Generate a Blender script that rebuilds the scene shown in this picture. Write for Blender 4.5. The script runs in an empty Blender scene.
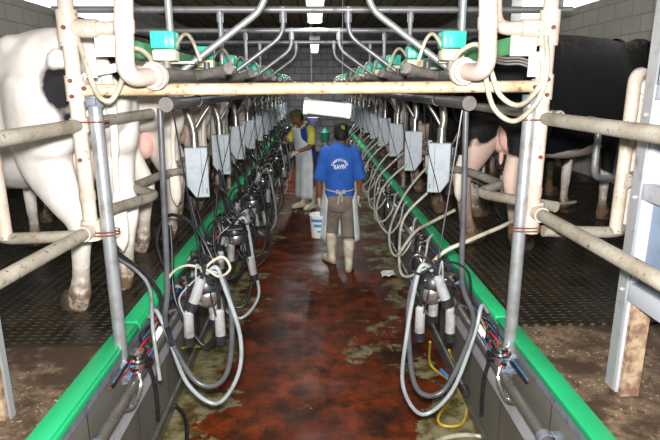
import bpy, bmesh, math, random
from math import sin, cos, tan, pi, radians, atan2
from mathutils import Vector, Matrix, noise
V = Vector
col = bpy.context.scene.collection
rnd = random.Random(7)
W = 0.95          # half width of the milking pit
DECK = 0.8        # cow platform above the pit floor
ORD = ['nearest', 'second', 'third', 'fourth', 'fifth', 'sixth', 'seventh', 'eighth', 'ninth', 'tenth', 'eleventh', 'twelfth', 'thirteenth', 'fourteenth']
def nth(i): return 'nearest' if i == 0 else ORD[i] + ' from front'
SIDE = {-1: 'left', 1: 'right'}

# ------------------------------------------------------------------ camera
F = 533.0
CAM = V((-0.02, 0.0, 2.0))
Yc = V((314 - 330, 220 - 87, -F)).normalized()
dn = V((7, -2154, -F)).normalized()
Zc = -dn; Zc = (Zc - Yc * Zc.dot(Yc)).normalized()
Xc = Yc.cross(Zc)
RM = Matrix((Xc, Yc, Zc))      # camera -> world (rows are world axes seen in camera space)
cd = bpy.data.cameras.new('camera'); cam = bpy.data.objects.new('camera', cd); col.objects.link(cam)
cd.sensor_width = 36; cd.lens = F / 660 * 36; cd.clip_start = 0.05; cd.clip_end = 200
M4 = RM.to_4x4(); M4.translation = CAM; cam.matrix_world = M4
bpy.context.scene.camera = cam
def ray(px, py): return (RM @ V((px - 330, 220 - py, -F))).normalized()
def P(px, py, z):              # point of the plane at height z seen at a pixel
    r = ray(px, py); return CAM + r * ((z - CAM.z) / r.z)
def PD(px, py, y):             # point at distance y down the parlour
    r = ray(px, py); return CAM + r * (y / r.y)

# ------------------------------------------------------------------ materials
MATS = {}
def srgb(c):
    if isinstance(c, str):
        c = [int(c[i:i + 2], 16) / 255 for i in (0, 2, 4)]
    return tuple((x / 12.92 if x <= .04045 else ((x + .055) / 1.055) ** 2.4) for x in c) + (1,)
class NT:
    def __init__(s, name):
        m = bpy.data.materials.new(name); m.use_nodes = True
        s.m = m; s.t = m.node_tree; s.b = s.t.nodes['Principled BSDF']; s.out = s.t.nodes['Material Output']
        s.tc = s.n('ShaderNodeTexCoord'); s.obj = s.tc.outputs['Object']; MATS[name] = m
    def n(s, ty, **kw):
        x = s.t.nodes.new(ty)
        for k, v in kw.items(): setattr(x, k, v)
        return x
    def l(s, a, b): s.t.links.new(a, b)
    def noise(s, scale, detail=4, vec=None, rough=.6, dist=0):
        x = s.n('ShaderNodeTexNoise'); x.inputs['Scale'].default_value = scale; x.inputs['Detail'].default_value = detail
        x.inputs['Roughness'].default_value = rough; x.inputs['Distortion'].default_value = dist
        s.l(vec or s.obj, x.inputs['Vector']); return x.outputs['Fac']
    def mapv(s, scale=(1, 1, 1), loc=(0, 0, 0), rot=(0, 0, 0)):
        x = s.n('ShaderNodeMapping'); x.inputs['Scale'].default_value = scale; x.inputs['Location'].default_value = loc
        x.inputs['Rotation'].default_value = rot; s.l(s.obj, x.inputs['Vector']); return x.outputs[0]
    def ramp(s, fac, lo, hi, a=0, b=1):
        x = s.n('ShaderNodeMapRange'); x.inputs['From Min'].default_value = lo; x.inputs['From Max'].default_value = hi
        x.inputs['To Min'].default_value = a; x.inputs['To Max'].default_value = b; x.clamp = True
        s.l(fac, x.inputs['Value']); return x.outputs[0]
    def mix(s, fac, a, b):
        x = s.n('ShaderNodeMix', data_type='RGBA')
        for sock, v in ((x.inputs[6], a), (x.inputs[7], b)):
            if isinstance(v, (tuple, list)): sock.default_value = v
            elif isinstance(v, str): sock.default_value = srgb(v)
            else: s.l(v, sock)
        if isinstance(fac, (int, float)): x.inputs[0].default_value = fac
        else: s.l(fac, x.inputs[0])
        return x.outputs[2]
    def math(s, op, a, b=None):
        x = s.n('ShaderNodeMath', operation=op)
        for i, v in enumerate((a, b)):
            if v is None: continue
            if isinstance(v, (int, float)): x.inputs[i].default_value = v
            else: s.l(v, x.inputs[i])
        return x.outputs[0]
    def sep(s, vec=None):
        x = s.n('ShaderNodeSeparateXYZ'); s.l(vec or s.obj, x.inputs[0]); return x.outputs
    def bump(s, h, strength=.3, dist=.01, prev=None):
        x = s.n('ShaderNodeBump'); x.inputs['Strength'].default_value = strength; x.inputs['Distance'].default_value = dist
        s.l(h, x.inputs['Height'])
        if prev: s.l(prev, x.inputs['Normal'])
        s.l(x.outputs[0], s.b.inputs['Normal']); return x.outputs[0]
    def set(s, color=None, rough=None, metal=None, **kw):
        for k, v in (('Base Color', color), ('Roughness', rough), ('Metallic', metal)):
            if v is None: continue
            if isinstance(v, str): s.b.inputs[k].default_value = srgb(v)
            elif isinstance(v, (int, float, tuple)): s.b.inputs[k].default_value = v
            else: s.l(v, s.b.inputs[k])
        for k, v in kw.items():
            s.b.inputs[k.replace('_', ' ')].default_value = v
        return s.m
def simple(name, c, c2=None, scale=30, lo=.45, hi=.65, rough=.5, metal=0, bump=0, **kw):
    t = NT(name); nz = t.noise(scale)
    cc = t.mix(t.ramp(nz, lo, hi), c, c2 or c)
    if bump: t.bump(nz, bump, .004)
    return t.set(cc, rough, metal, **kw)

def steelish(name, c, dirt, rough=.35, metal=.85, amt=.62):
    t = NT(name); a = t.noise(9, 6); b = t.noise(60, 3)
    f = t.math('MULTIPLY', t.ramp(a, amt - .12, amt + .1), t.ramp(b, .4, .6))
    cc = t.mix(f, c, dirt); r = t.ramp(a, .3, .7, rough - .08, rough + .15); t.bump(b, .08, .002)
    return t.set(cc, r, metal)
steelish('galvanised', 'a9acaf', '7d776b', .42, .55)
steelish('stainless', 'c9c9c6', '85806f', .24, .95)
steelish('conduit_steel', '8d8a83', '5a5146', .38, .8)
simple('pole_aluminium', 'a6a9ad', '85837e', 14, .45, .75, .36, .6)
simple('clamp_grey', '666b75', '4f535b', 20, rough=.55)
def painted(name, base, c2, rust, amt=.6, rough=.5):
    t = NT(name); a = t.noise(5, 5); b = t.noise(38, 6, rough=.7); c = t.noise(160, 2)
    cc = t.mix(t.ramp(a, .4, .62), base, c2)
    f = t.ramp(b, amt, amt + .07)
    cc = t.mix(f, cc, rust); cc = t.mix(t.math('MULTIPLY', t.ramp(c, .55, .68), .4), cc, rust)
    t.bump(b, .15, .003); return t.set(cc, rough, 0)
painted('cream_paint', 'bfb4a8', 'a59687', '71492f', .61)
painted('beam_paint', 'bfac92', 'a38c6e', '734a2c', .57)
painted('dirty_rail', '969085', '7a7265', '54432f', .58, .45)
painted('pipe_white', 'b9aaa3', 'a8978e', '80685a', .68)
simple('rust_bolt', '6b3d26', '4c2a1b', 80, rough=.8)
simple('grey_pvc', '7c7773', '625d58', 12, rough=.5)
simple('dark_pvc', '56514f', '413d3a', 10, rough=.45)
simple('black_rubber', '17171a', '26262a', 40, rough=.38)
simple('hose_grey', '85898a', '6a6d6b', 9, rough=.25, Coat_Weight=.3)
simple('hose_yellowed', '6f6950', '56513d', 9, rough=.35)
simple('hose_pale', 'aeada3', '8f8d80', 9, rough=.3)
simple('hose_dark', '4c4d50', '3a3b3e', 9, rough=.35)
simple('cup_steel', 'd0d3d6', 'a09f9a', 14, .5, .75, .25, .65)
simple('hose_clear', 'a8a392', '857e6c', 9, rough=.22, Coat_Weight=.4)
simple('hose_blue_grey', '8a9193', '7a8082', 9, rough=.25, Coat_Weight=.3)
simple('yellow_hose', 'b59a2c', '94802a', 12, rough=.35)
simple('tube_red', 'a22326', '7a1c20', 20, rough=.35)
simple('tube_blue', '3a78a8', '2c5d8c', 20, rough=.35)
simple('blue_tape', '3f7ec4', '2f62a0', 30, rough=.5)
simple('teal_plastic', '3fc7ae', '2fb49c', 6, rough=.35)
simple('cream_plastic', 'ece6c8', 'ddd5b0', 6, rough=.4)
simple('green_channel', '4d8f5c', '3f7c50', 8, rough=.45)
simple('white_plastic', 'f0f0ec', 'e2e0d8', 6, rough=.4)
simple('box_grey', 'a2abb3', '929ba3', 12, rough=.45)
simple('dark_metal', '4a4a4a', '2d2c2a', 25, rough=.4, metal=.6)
simple('brass', 'b98a3a', '8f6727', 25, rough=.3, metal=.9)
simple('panel_blue_grey', '6f7c90', '5e6a7a', 4, rough=.45, bump=.05)
simple('frame_pale', 'a4a8b0', '8d8c8a', 6, .5, .7, rough=.5)
simple('rusty_leg', 'a38d74', '6d5240', 20, .4, .6, rough=.8, bump=.3)
simple('paper', 'e8edf0', 'd3dade', 20, rough=.8)
simple('teal_dark', '23705f', None, rough=.5)
simple('lilac_plastic', '9d9ccc', None, rough=.5)
# people
simple('shirt_blue', '2f66c4', '2a5cb6', 12, rough=.9, bump=.1)
simple('vest_blue', '27419a', '20357f', 12, rough=.9)
simple('shirt_yellow', 'd9cf62', 'c8bc52', 12, rough=.9)
simple('trousers_khaki', '8f8476', '7d7366', 10, rough=.95, bump=.15)
simple('trousers_dark', '3c4048', '2f3238', 10, rough=.95)
simple('apron_white', 'e0e6ea', 'c9d1d8', 5, rough=.5)
simple('boot_white', 'ece5cf', 'c9bd9c', 10, rough=.45)
simple('boot_sole', 'b9a56e', '9b8858', 20, rough=.7)
simple('skin', '8c5a44', '7c4c38', 8, rough=.55)
simple('hair', '17120f', None, rough=.7)
simple('cap_black', '1c1c20', '26262a', 40, rough=.85)
simple('cap_green', '55562e', '646238', 30, rough=.85)
simple('cap_yellow', 'b9b93a', None, rough=.8)
simple('glove_latex', 'd2c8b4', 'bfb49d', 20, rough=.5)
simple('lettering_white', 'f2f4f6', None, rough=.7)
simple('label_blue', '4d9fd0', '3d86b8', 20, rough=.5)
simple('lip', '6e3a33', None, rough=.5)
simple('hoof', '4a3c30', '2e241c', 20, rough=.7)
simple('udder_pink', 'd9a79c', 'e9cabf', 5, rough=.7, bump=.1)
simple('udder_pale', 'ecd9cf', 'e2c3b6', 5, rough=.7, bump=.1)
simple('udder_brown', 'b98e7c', 'd1b3a4', 5, rough=.7, bump=.1)
simple('black_eye', '0a0a0a', None, rough=.1)

def hide(name, base, patches, soil=True):      # patches: (centre, radius, colour)
    t = NT(name)
    nv = t.n('ShaderNodeTexNoise'); nv.inputs['Scale'].default_value = 3.2; nv.inputs['Detail'].default_value = 5
    t.l(t.obj, nv.inputs['Vector'])
    cc = None; b = t.noise(50, 4)
    base2 = tuple(x * .8 for x in srgb(base)[:3]) + (1,)
    cc = t.mix(t.ramp(t.noise(4, 5), .45, .65), srgb(base), base2)
    for c, r, pc in patches:
        d = t.n('ShaderNodeVectorMath', operation='DISTANCE'); t.l(t.obj, d.inputs[0]); d.inputs[1].default_value = c
        dd = t.math('ADD', d.outputs['Value'], t.math('MULTIPLY', t.math('SUBTRACT', nv.outputs['Fac'], .5), r * 1.1))
        cc = t.mix(t.ramp(dd, r - .012, r + .012, 1, 0), cc, srgb(pc))
    if soil:     # dried dung on the lower legs and specks on the flank
        z = t.sep()[2]
        f = t.math('MULTIPLY', t.ramp(z, .1, .42, 1, 0), t.ramp(t.noise(14, 5), .26, .5))
        cc = t.mix(f, cc, '6e5844')
        f2 = t.math('MULTIPLY', t.ramp(t.noise(26, 6, rough=.75), .66, .74), .8); cc = t.mix(f2, cc, '7b5e3c')
    if 'black' in name:     # dried dust along the back
        cc = t.mix(t.math('MULTIPLY', t.math('MULTIPLY', t.ramp(t.sep()[2], 1.25, 1.45), t.ramp(t.noise(22, 7, rough=.8), .52, .62)), .55), cc, '8a7350')
    t.bump(b, .12, .004)
    return t.set(cc, .7 , 0, Specular_IOR_Level=.25)
hide('hide_white_a', 'e2dcd6', [((-.115, -.27, 1.15), .12, '1b1a1d'), ((-.09, -.28, 1.04), .085, '1b1a1d'), ((.16, -.33, 1.26), .12, '1b1a1d'), ((0, 2.1, 1.3), .5, '141416')])
hide('hide_white_b', 'efe6dc', [((.3, .85, 1.35), .42, '17171a'), ((.3, .1, 1.4), .2, '17171a'), ((0, 2.1, 1.3), .5, '141416')])
hide('hide_white_c', 'e6dace', [((0, .9, 1.4), .3, '201d1c'), ((0, 2.2, 1.3), .4, '141416')])
hide('hide_black_a', '121215', [((.1, .72, .36), .36, 'd9cabf'), ((-.0, .0, .36), .4, 'd0b6a9'), ((0, 1.35, .15), .33, 'e6dcd2')])
hide('hide_black_b', '151517', [((0, .3, .3), .5, 'eadfd6'), ((-.3, .0, 1.0), .22, 'e6dcd2')])

def bricks(name, c1, c2, mortar, w, h, rough, plane='YZ', msize=.012, bump=.3, wet=False):
    t = NT(name); s = t.sep(); cb = t.n('ShaderNodeCombineXYZ')
    a, b = {'YZ': (1, 2), 'XZ': (0, 2), 'XY': (0, 1)}[plane]
    t.l(s[a], cb.inputs[0]); t.l(s[b], cb.inputs[1])
    br = t.n('ShaderNodeTexBrick'); t.l(cb.outputs[0], br.inputs['Vector'])
    br.inputs['Scale'].default_value = 1; br.inputs['Brick Width'].default_value = w; br.inputs['Row Height'].default_value = h
    br.inputs['Mortar Size'].default_value = msize; br.inputs['Color1'].default_value = srgb(c1); br.inputs['Color2'].default_value = srgb(c2)
    br.inputs['Mortar'].default_value = srgb(mortar); br.inputs['Mortar Smooth'].default_value = .3
    cc = t.mix(t.ramp(t.noise(1.5, 6), .35, .7, 0, .6), br.outputs['Color'], mortar)
    t.bump(t.math('ADD', t.math('MULTIPLY', br.outputs['Fac'], -1), t.math('MULTIPLY', t.noise(30, 4), .3)), bump, .01)
    return t.set(cc, rough)
bricks('block_grey', 'dedbd2', 'd0cdc4', 'b5b2aa', .4, .2, .75, 'YZ')
bricks('block_far', 'b4b7b8', '999c9e', '6d7072', .4, .2, .42, 'XZ', .016, .6)
bricks('pit_wall', '6c6a63', '605e57', '3c3a35', .55, .8, .5, 'YZ', .006, .25)

def floor_mat():
    t = NT('pit_floor')
    n1 = t.noise(2.1, 8, rough=.65, dist=.6); n2 = t.noise(7, 8, rough=.7); n3 = t.noise(1.1, 4, vec=t.mapv(loc=(7, 3, 0)))
    cc = t.mix(t.ramp(n1, .38, .62), '56200a', '7c3410')
    cc = t.mix(t.ramp(n2, .42, .62), cc, '341c0c')
    cc = t.mix(t.ramp(t.noise(1.7, 7, vec=t.mapv(loc=(3, 9, 0))), .52, .62, 0, .8), cc, '1e1309')
    # paint worn off near the pit walls: greenish cream concrete
    ax = t.math('ABSOLUTE', t.sep()[0])
    edge = t.ramp(ax, .35, .8)
    m = t.math('ADD', t.noise(1.5, 10, vec=t.mapv(loc=(1.3, 5.7, 0)), rough=.68), t.math('MULTIPLY', edge, .13))
    worn = t.ramp(m, .605, .622)
    wc = t.mix(t.ramp(t.noise(9, 6), .42, .6), '807b5c', '4c4022')
    cc = t.mix(worn, cc, wc)
    br = t.n('ShaderNodeTexBrick'); t.l(t.obj, br.inputs['Vector']); br.inputs['Scale'].default_value = 1
    br.inputs['Brick Width'].default_value = .33; br.inputs['Row Height'].default_value = .33; br.offset = 0
    br.inputs['Mortar Size'].default_value = .006
    cc = t.mix(t.math('MULTIPLY', br.outputs['Fac'], .2), cc, '2a1a10')
    r = t.ramp(t.noise(2.6, 5, vec=t.mapv(loc=(11, 2, 0))), .35, .65, .3, .62)
    t.bump(t.math('ADD', n2, t.math('MULTIPLY', br.outputs['Fac'], -.2)), .2, .01)
    return t.set(cc, r, 0, Specular_IOR_Level=.14)
floor_mat()
def deck_mat():
    t = NT('deck_dirt')
    n = t.noise(6, 9, rough=.72); n2 = t.noise(28, 6, rough=.7)
    cc = t.mix(t.ramp(n, .36, .62), '7a6652', '46362a')
    cc = t.mix(t.ramp(n2, .5, .64), cc, '46382a')
    cc = t.mix(t.ramp(t.noise(45, 3), .62, .66), cc, 'a8967a'); cc = t.mix(t.ramp(t.noise(3, 6), .52, .6), cc, '3b2c20')
    t.bump(t.math('ADD', n, t.math('MULTIPLY', n2, .5)), .55, .015)
    return t.set(cc, .55)
deck_mat()
def mat_mat():
    t = NT('rubber_studs')
    vo = t.n('ShaderNodeTexVoronoi'); vo.inputs['Scale'].default_value = 1; vo.inputs['Randomness'].default_value = 0
    t.l(t.mapv(scale=(17, 26, 1)), vo.inputs['Vector'])
    stud = t.ramp(vo.outputs['Distance'], .2, .36, 1, 0)
    dirt = t.noise(2.2, 8, rough=.7)
    cc = t.mix(t.ramp(dirt, .42, .66), '141312', '322a1b')
    cc = t.mix(t.math('MULTIPLY', stud, .5), cc, '5c563f')
    cc = t.mix(t.math('MULTIPLY', t.ramp(t.noise(22, 5, rough=.7), .6, .68), .7), cc, '5f4d2c')
    t.bump(t.math('ADD', stud, t.math('MULTIPLY', t.noise(30, 4), .25)), .8, .012)
    r = t.ramp(t.noise(5, 5), .4, .65, .26, .5)
    return t.set(cc, r, 0)
mat_mat()
def strip_mat():
    t = NT('green_strip'); n = t.noise(30, 7, rough=.75)
    cc = t.mix(t.ramp(t.noise(2, 3), .4, .6), '22b272', '1c9f64')
    cc = t.mix(t.ramp(n, .66, .71), cc, '1f3a28'); return t.set(cc, .42)
strip_mat()
def planks(name, c1, c2):
    t = NT(name); s = t.sep(); w = t.n('ShaderNodeTexWave'); w.wave_type = 'BANDS'; w.bands_direction = 'X'
    w.inputs['Scale'].default_value = .9; w.inputs['Distortion'].default_value = 0
    t.l(t.obj, w.inputs['Vector'])
    cc = t.mix(t.ramp(t.noise(3, 5, vec=t.mapv((4, .4, 1))), .35, .65), c1, c2)
    cc = t.mix(t.ramp(w.outputs['Fac'], .0, .06, 1, 0), cc, '1c1712')
    return t.set(cc, .8)
planks('ceiling_wood', '94816a', '7a6852')
def emis(name, c, st):
    t = NT(name); t.set(c, .4); t.b.inputs['Emission Color'].default_value = srgb(c); t.b.inputs['Emission Strength'].default_value = st
emis('lamp_tube', 'fdfdf6', 2.2)

# ------------------------------------------------------------------ mesh builder
def catmull(pts, n=6):
    pts = [V(p) for p in pts]
    if len(pts) < 3: return pts
    out = []
    P_ = [pts[0] * 2 - pts[1]] + pts + [pts[-1] * 2 - pts[-2]]
    for i in range(1, len(P_) - 2):
        a, b, c, d = P_[i - 1:i + 3]
        for k in range(n):
            t = k / n
            out.append(.5 * ((2 * b) + (c - a) * t + (2 * a - 5 * b + 4 * c - d) * t * t + (3 * b - a - 3 * c + d) * t ** 3))
    out.append(pts[-1]); return out
def fillet(pts, r, n=5):        # straight pipe runs with rounded bends
    pts = [V(p) for p in pts]; out = [pts[0]]
    for i in range(1, len(pts) - 1):
        a, b, c = pts[i - 1:i + 2]; u = (a - b); w = (c - b)
        rr = min(r, u.length * .49, w.length * .49); p0 = b + u.normalized() * rr; p1 = b + w.normalized() * rr
        for k in range(n + 1):
            t = k / n; out.append(p0 * (1 - t) ** 2 + b * 2 * t * (1 - t) + p1 * t * t)
    out.append(pts[-1]); return out
class MB:
    def __init__(s): s.v = []; s.f = []
    def add(s, vs, fs):
        o = len(s.v); s.v += [V(v) for v in vs]; s.f += [tuple(i + o for i in f) for f in fs]; return s
    def box(s, c, d, rot=None, bev=0):
        c = V(c); x, y, z = [k / 2 for k in d]
        if bev > 0:
            bm = bmesh.new(); bmesh.ops.create_cube(bm, size=1)
            for v in bm.verts: v.co = V((v.co.x * d[0], v.co.y * d[1], v.co.z * d[2]))
            bmesh.ops.bevel(bm, geom=list(bm.edges), offset=bev, segments=2, affect='EDGES', profile=.5)
            bm.verts.index_update()
            vs = [v.co.copy() for v in bm.verts]; fs = [[v.index for v in f.verts] for f in bm.faces]; bm.free()
        else:
            vs = [V((i, j, k)) for i in (-x, x) for j in (-y, y) for k in (-z, z)]
            fs = [(0, 1, 3, 2), (4, 6, 7, 5), (0, 4, 5, 1), (2, 3, 7, 6), (0, 2, 6, 4), (1, 5, 7, 3)]
        if rot is not None:
            vs = [rot @ v for v in vs]
        return s.add([v + c for v in vs], fs)
    def tube(s, pts, r, seg=10, caps=True, smooth=0):
        if smooth: pts = catmull(pts, smooth)
        pts = [V(p) for p in pts]; n = len(pts)
        rs = r if isinstance(r, (list, tuple)) else [r] * n
        if len(rs) != n: rs = [rs[min(len(rs) - 1, int(i * len(rs) / n))] for i in range(n)]
        T = []
        for i in range(n):
            d = pts[min(i + 1, n - 1)] - pts[max(i - 1, 0)]
            T.append(d.normalized() if d.length > 1e-9 else V((0, 0, 1)))
        u = T[0].orthogonal().normalized(); vs = []
        for i in range(n):
            if i: u = (u - T[i] * u.dot(T[i])); u = u.normalized() if u.length > 1e-6 else T[i].orthogonal().normalized()
            w = T[i].cross(u)
            for k in range(seg):
                a = 2 * pi * k / seg; vs.append(pts[i] + (u * cos(a) + w * sin(a)) * rs[i])
        fs = []
        for i in range(n - 1):
            for k in range(seg):
                k2 = (k + 1) % seg; fs.append((i * seg + k, i * seg + k2, (i + 1) * seg + k2, (i + 1) * seg + k))
        if caps: fs.append(tuple(range(seg))[::-1]); fs.append(tuple((n - 1) * seg + k for k in range(seg)))
        return s.add(vs, fs)
    def cyl(s, a, b, r, r2=None, seg=12): return s.tube([a, b], [r, r if r2 is None else r2], seg)
    def loft(s, pts, rad, ref=(1, 0, 0), seg=16, power=2.0, smooth=0):
        pts = [V(p) for p in pts]; rad = [V((a, b, 0)) for a, b in rad]
        if smooth:
            rr = catmull(rad, smooth); pts = catmull(pts, smooth); rad = rr
        n = len(pts); vs = []; ref = V(ref)
        for i in range(n):
            t = (pts[min(i + 1, n - 1)] - pts[max(i - 1, 0)]).normalized()
            u = (ref - t * ref.dot(t)).normalized(); w = t.cross(u)
            for k in range(seg):
                a = 2 * pi * k / seg; ca, sa = cos(a), sin(a)
                x = abs(ca) ** (2 / power) * (1 if ca >= 0 else -1); y = abs(sa) ** (2 / power) * (1 if sa >= 0 else -1)
                vs.append(pts[i] + u * x * max(rad[i].x, .001) + w * y * max(rad[i].y, .001))
        fs = [(i * seg + k, i * seg + (k + 1) % seg, (i + 1) * seg + (k + 1) % seg, (i + 1) * seg + k) for i in range(n - 1) for k in range(seg)]
        fs.append(tuple(range(seg))[::-1]); fs.append(tuple((n - 1) * seg + k for k in range(seg)))
        return s.add(vs, fs)
    def ball(s, c, r, seg=14, rings=8):
        r = V(r) if not isinstance(r, (int, float)) else V((r, r, r)); c = V(c); vs = []; fs = []
        for i in range(1, rings):
            th = pi * i / rings
            for k in range(seg):
                a = 2 * pi * k / seg; vs.append(c + V((r.x * sin(th) * cos(a), r.y * sin(th) * sin(a), r.z * cos(th))))
        vs += [c + V((0, 0, r.z)), c - V((0, 0, r.z))]; t = len(vs) - 2; b = t + 1
        for i in range(rings - 2):
            for k in range(seg): fs.append((i * seg + k, (i + 1) * seg + k, (i + 1) * seg + (k + 1) % seg, i * seg + (k + 1) % seg))
        for k in range(seg):
            fs.append((t, k, (k + 1) % seg)); q = (rings - 2) * seg; fs.append((b, q + (k + 1) % seg, q + k))
        return s.add(vs, fs)
    def lathe(s, prof, base, axis=(0, 0, 1), seg=16):       # prof: (radius, height)
        ax = V(axis).normalized(); base = V(base)
        return s.tube([base + ax * h for r, h in prof], [max(r, .0005) for r, h in prof], seg) if len({h for r, h in prof}) == len(prof) else s._lathe(prof, base, ax, seg)
    def _lathe(s, prof, base, ax, seg):
        u = ax.orthogonal().normalized(); w = ax.cross(u); vs = []
        for r, h in prof:
            for k in range(seg):
                a = 2 * pi * k / seg; vs.append(base + ax * h + (u * cos(a) + w * sin(a)) * max(r, .0005))
        n = len(prof)
        fs = [(i * seg + k, i * seg + (k + 1) % seg, (i + 1) * seg + (k + 1) % seg, (i + 1) * seg + k) for i in range(n - 1) for k in range(seg)]
        fs.append(tuple(range(seg))[::-1]); fs.append(tuple((n - 1) * seg + k for k in range(seg)))
        return s.add(vs, fs)
    def prism(s, poly, y0, y1):      # polygon in XZ extruded along Y
        n = len(poly); vs = [(x, y0, z) for x, z in poly] + [(x, y1, z) for x, z in poly]
        fs = [tuple(range(n)), tuple(range(2 * n - 1, n - 1, -1))] + [(i, i + n, (i + 1) % n + n, (i + 1) % n) for i in range(n)]
        return s.add(vs, fs)
    def xf(s, M): s.v = [M @ v for v in s.v]; return s
    def mesh(s, name, m, angle=38):
        me = bpy.data.meshes.new(name); me.from_pydata([tuple(v) for v in s.v], [], s.f); me.update()
        bm = bmesh.new(); bm.from_mesh(me); bmesh.ops.recalc_face_normals(bm, faces=bm.faces); bm.to_mesh(me); bm.free()
        for p in me.polygons: p.use_smooth = True
        me.set_sharp_from_angle(angle=radians(angle))
        me.materials.append(MATS[m]); return me
    def build(s, name, m, parent=None, loc=None, angle=38):
        o = bpy.data.objects.new(name, s.mesh(name, m, angle)); col.objects.link(o)
        if parent: o.parent = parent
        if loc: o.location = loc
        return o
    def skin(s, name, m, parent=None, voxel=.02, it=6, fac=.5, loc=None):   # fuse overlapping volumes into one continuous surface
        me = bpy.data.meshes.new(name); me.from_pydata([tuple(v) for v in s.v], [], s.f); me.update()
        o = bpy.data.objects.new(name, me); col.objects.link(o)
        md = o.modifiers.new('r', 'REMESH'); md.mode = 'VOXEL'; md.voxel_size = voxel
        sm = o.modifiers.new('s', 'SMOOTH'); sm.factor = fac; sm.iterations = it
        dg = bpy.context.evaluated_depsgraph_get(); dg.update()
        nm = bpy.data.meshes.new_from_object(o.evaluated_get(dg)); o.modifiers.clear(); o.data = nm; bpy.data.meshes.remove(me); nm.name = name
        for p in nm.polygons: p.use_smooth = True
        nm.materials.clear(); nm.materials.append(MATS[m])
        if parent: o.parent = parent
        if loc: o.location = loc
        return o
def empty(name, loc=(0, 0, 0), rz=0):
    o = bpy.data.objects.new(name, None); col.objects.link(o); o.location = loc; o.rotation_euler = (0, 0, rz); return o
def tag(o, label, cat, group=None):
    o['label'] = label; o['category'] = cat
    if group: o['group'] = group
    return o
def struct(o): o['kind'] = 'structure'; return o
def copy_tree(o, parent=None):
    kids = [k for k in bpy.data.objects if k.parent == o]
    c = o.copy(); col.objects.link(c); c.parent = parent
    for k in kids: copy_tree(k, c)
    return c
def recolour(o, m):          # own material on an object that shares its mesh
    o.material_slots[0].link = 'OBJECT'; o.material_slots[0].material = MATS[m]

# ------------------------------------------------------------------ the building
Y0, Y1 = -3.0, 17.0
struct(MB().box((0, (Y0 + Y1) / 2, -.05), (2 * W, Y1 - Y0, .1)).build('floor', 'pit_floor'))
XW = 3.75
for s, n in ((-1, 'left'), (1, 'right')):
    struct(MB().box((s * (W + .06), (Y0 + Y1) / 2, DECK / 2 - .03), (.12, Y1 - Y0, DECK - .06)).build('wall_pit_' + n, 'pit_wall'))
    struct(MB().box((s * (W + XW) / 2 + s * .0, (Y0 + Y1) / 2, DECK - .03 - .0), (XW - W, Y1 - Y0, .06)).build('floor_platform_' + n, 'deck_dirt'))
    ym = 2.36 if s < 0 else 2.5
    struct(MB().box((s * (1.03 + 3.6) / 2, (ym + Y1) / 2, DECK + .007), (3.6 - 1.03, Y1 - ym, .014)).build('floor_mat_' + n, 'rubber_studs'))
    yo = 11.5 if s < 0 else 10.7
    w = MB(); w.box((s * (XW + .1), (Y0 + Y1) / 2, (DECK + 3.1) / 2 - .4), (.2, Y1 - Y0, 3.1))
    w.box((s * (XW + .1), (yo + Y1) / 2, 3.45), (.2, Y1 - yo, .8)); struct(w.build('wall_' + n, 'block_grey'))
    # green strip that caps the pit edge, with a thin steel angle below it
    g = MB()
    ys = [Y0, 2.57, 2.58, 6.3, 6.31, 10.3, 10.31, Y1]
    for a, b in ((0, 1), (2, 3), (4, 5), (6, 7)):
        g.box((s * (W + (.038 if s < 0 else .018)), (ys[a] + ys[b]) / 2, DECK + .012), (.084, ys[b] - ys[a] - .004, .022), bev=.006)
        g.box((s * (W - .008), (ys[a] + ys[b]) / 2, DECK - .006), (.012, ys[b] - ys[a] - .004, .03), bev=.003)
    struct(g.build('trim_1' if s < 0 else 'trim_2', 'green_strip'))
    a = MB().box((s * (W - .006), (Y0 + Y1) / 2, DECK - .04), (.012, Y1 - Y0, .035)); struct(a.build('trim_3' if s < 0 else 'trim_4', 'clamp_grey'))
    k = MB().box((s * (W - .012), (Y0 + Y1) / 2, .03), (.02, Y1 - Y0, .06)); struct(k.build('baseboard_' + n, 'conduit_steel'))
struct(MB().box((0, Y1 + .1, 1.85), (2 * XW + .4, .2, 3.9)).build('wall_back', 'block_far'))
struct(MB().box((0, Y0 - .1, 1.85), (2 * XW + .4, .2, 3.9)).build('wall_front', 'block_far'))
struct(MB().box((0, (Y0 + Y1) / 2, 3.78), (2 * XW + .4, Y1 - Y0 + .4, .1)).build('ceiling', 'ceiling_wood'))

# ceiling lamps over the pit
for i, (y0, y1) in enumerate(((5.2, 7.4), (10.4, 13.6))):
    r = empty('ceiling_lamp', (.0, (y0 + y1) / 2, 2.84)); L = y1 - y0
    tag(r, ['long white fluorescent lamp hanging over the pit, nearer of the two', 'small white fluorescent lamp over the pit near the back wall'][i], 'ceiling lamp', 'fluorescent lamps over the pit')
    h = MB().box((0, 0, .045), (.2, L, .07), bev=.012); h.box((0, -L / 2, .02), (.2, .02, .09), bev=.004); h.box((0, L / 2, .02), (.2, .02, .09), bev=.004); h.build('housing', 'white_plastic', r)
    MB().box((0, 0, -.012), (.17, L - .03, .05), bev=.02).build('diffuser', 'lamp_tube', r)
    d = MB()
    for q in (-L * .35, L * .35): MB().cyl((0, q, .08), (0, q, 3.73 - 2.84), .006, seg=6).build('hanging_rod', 'dark_metal', r)

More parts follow.
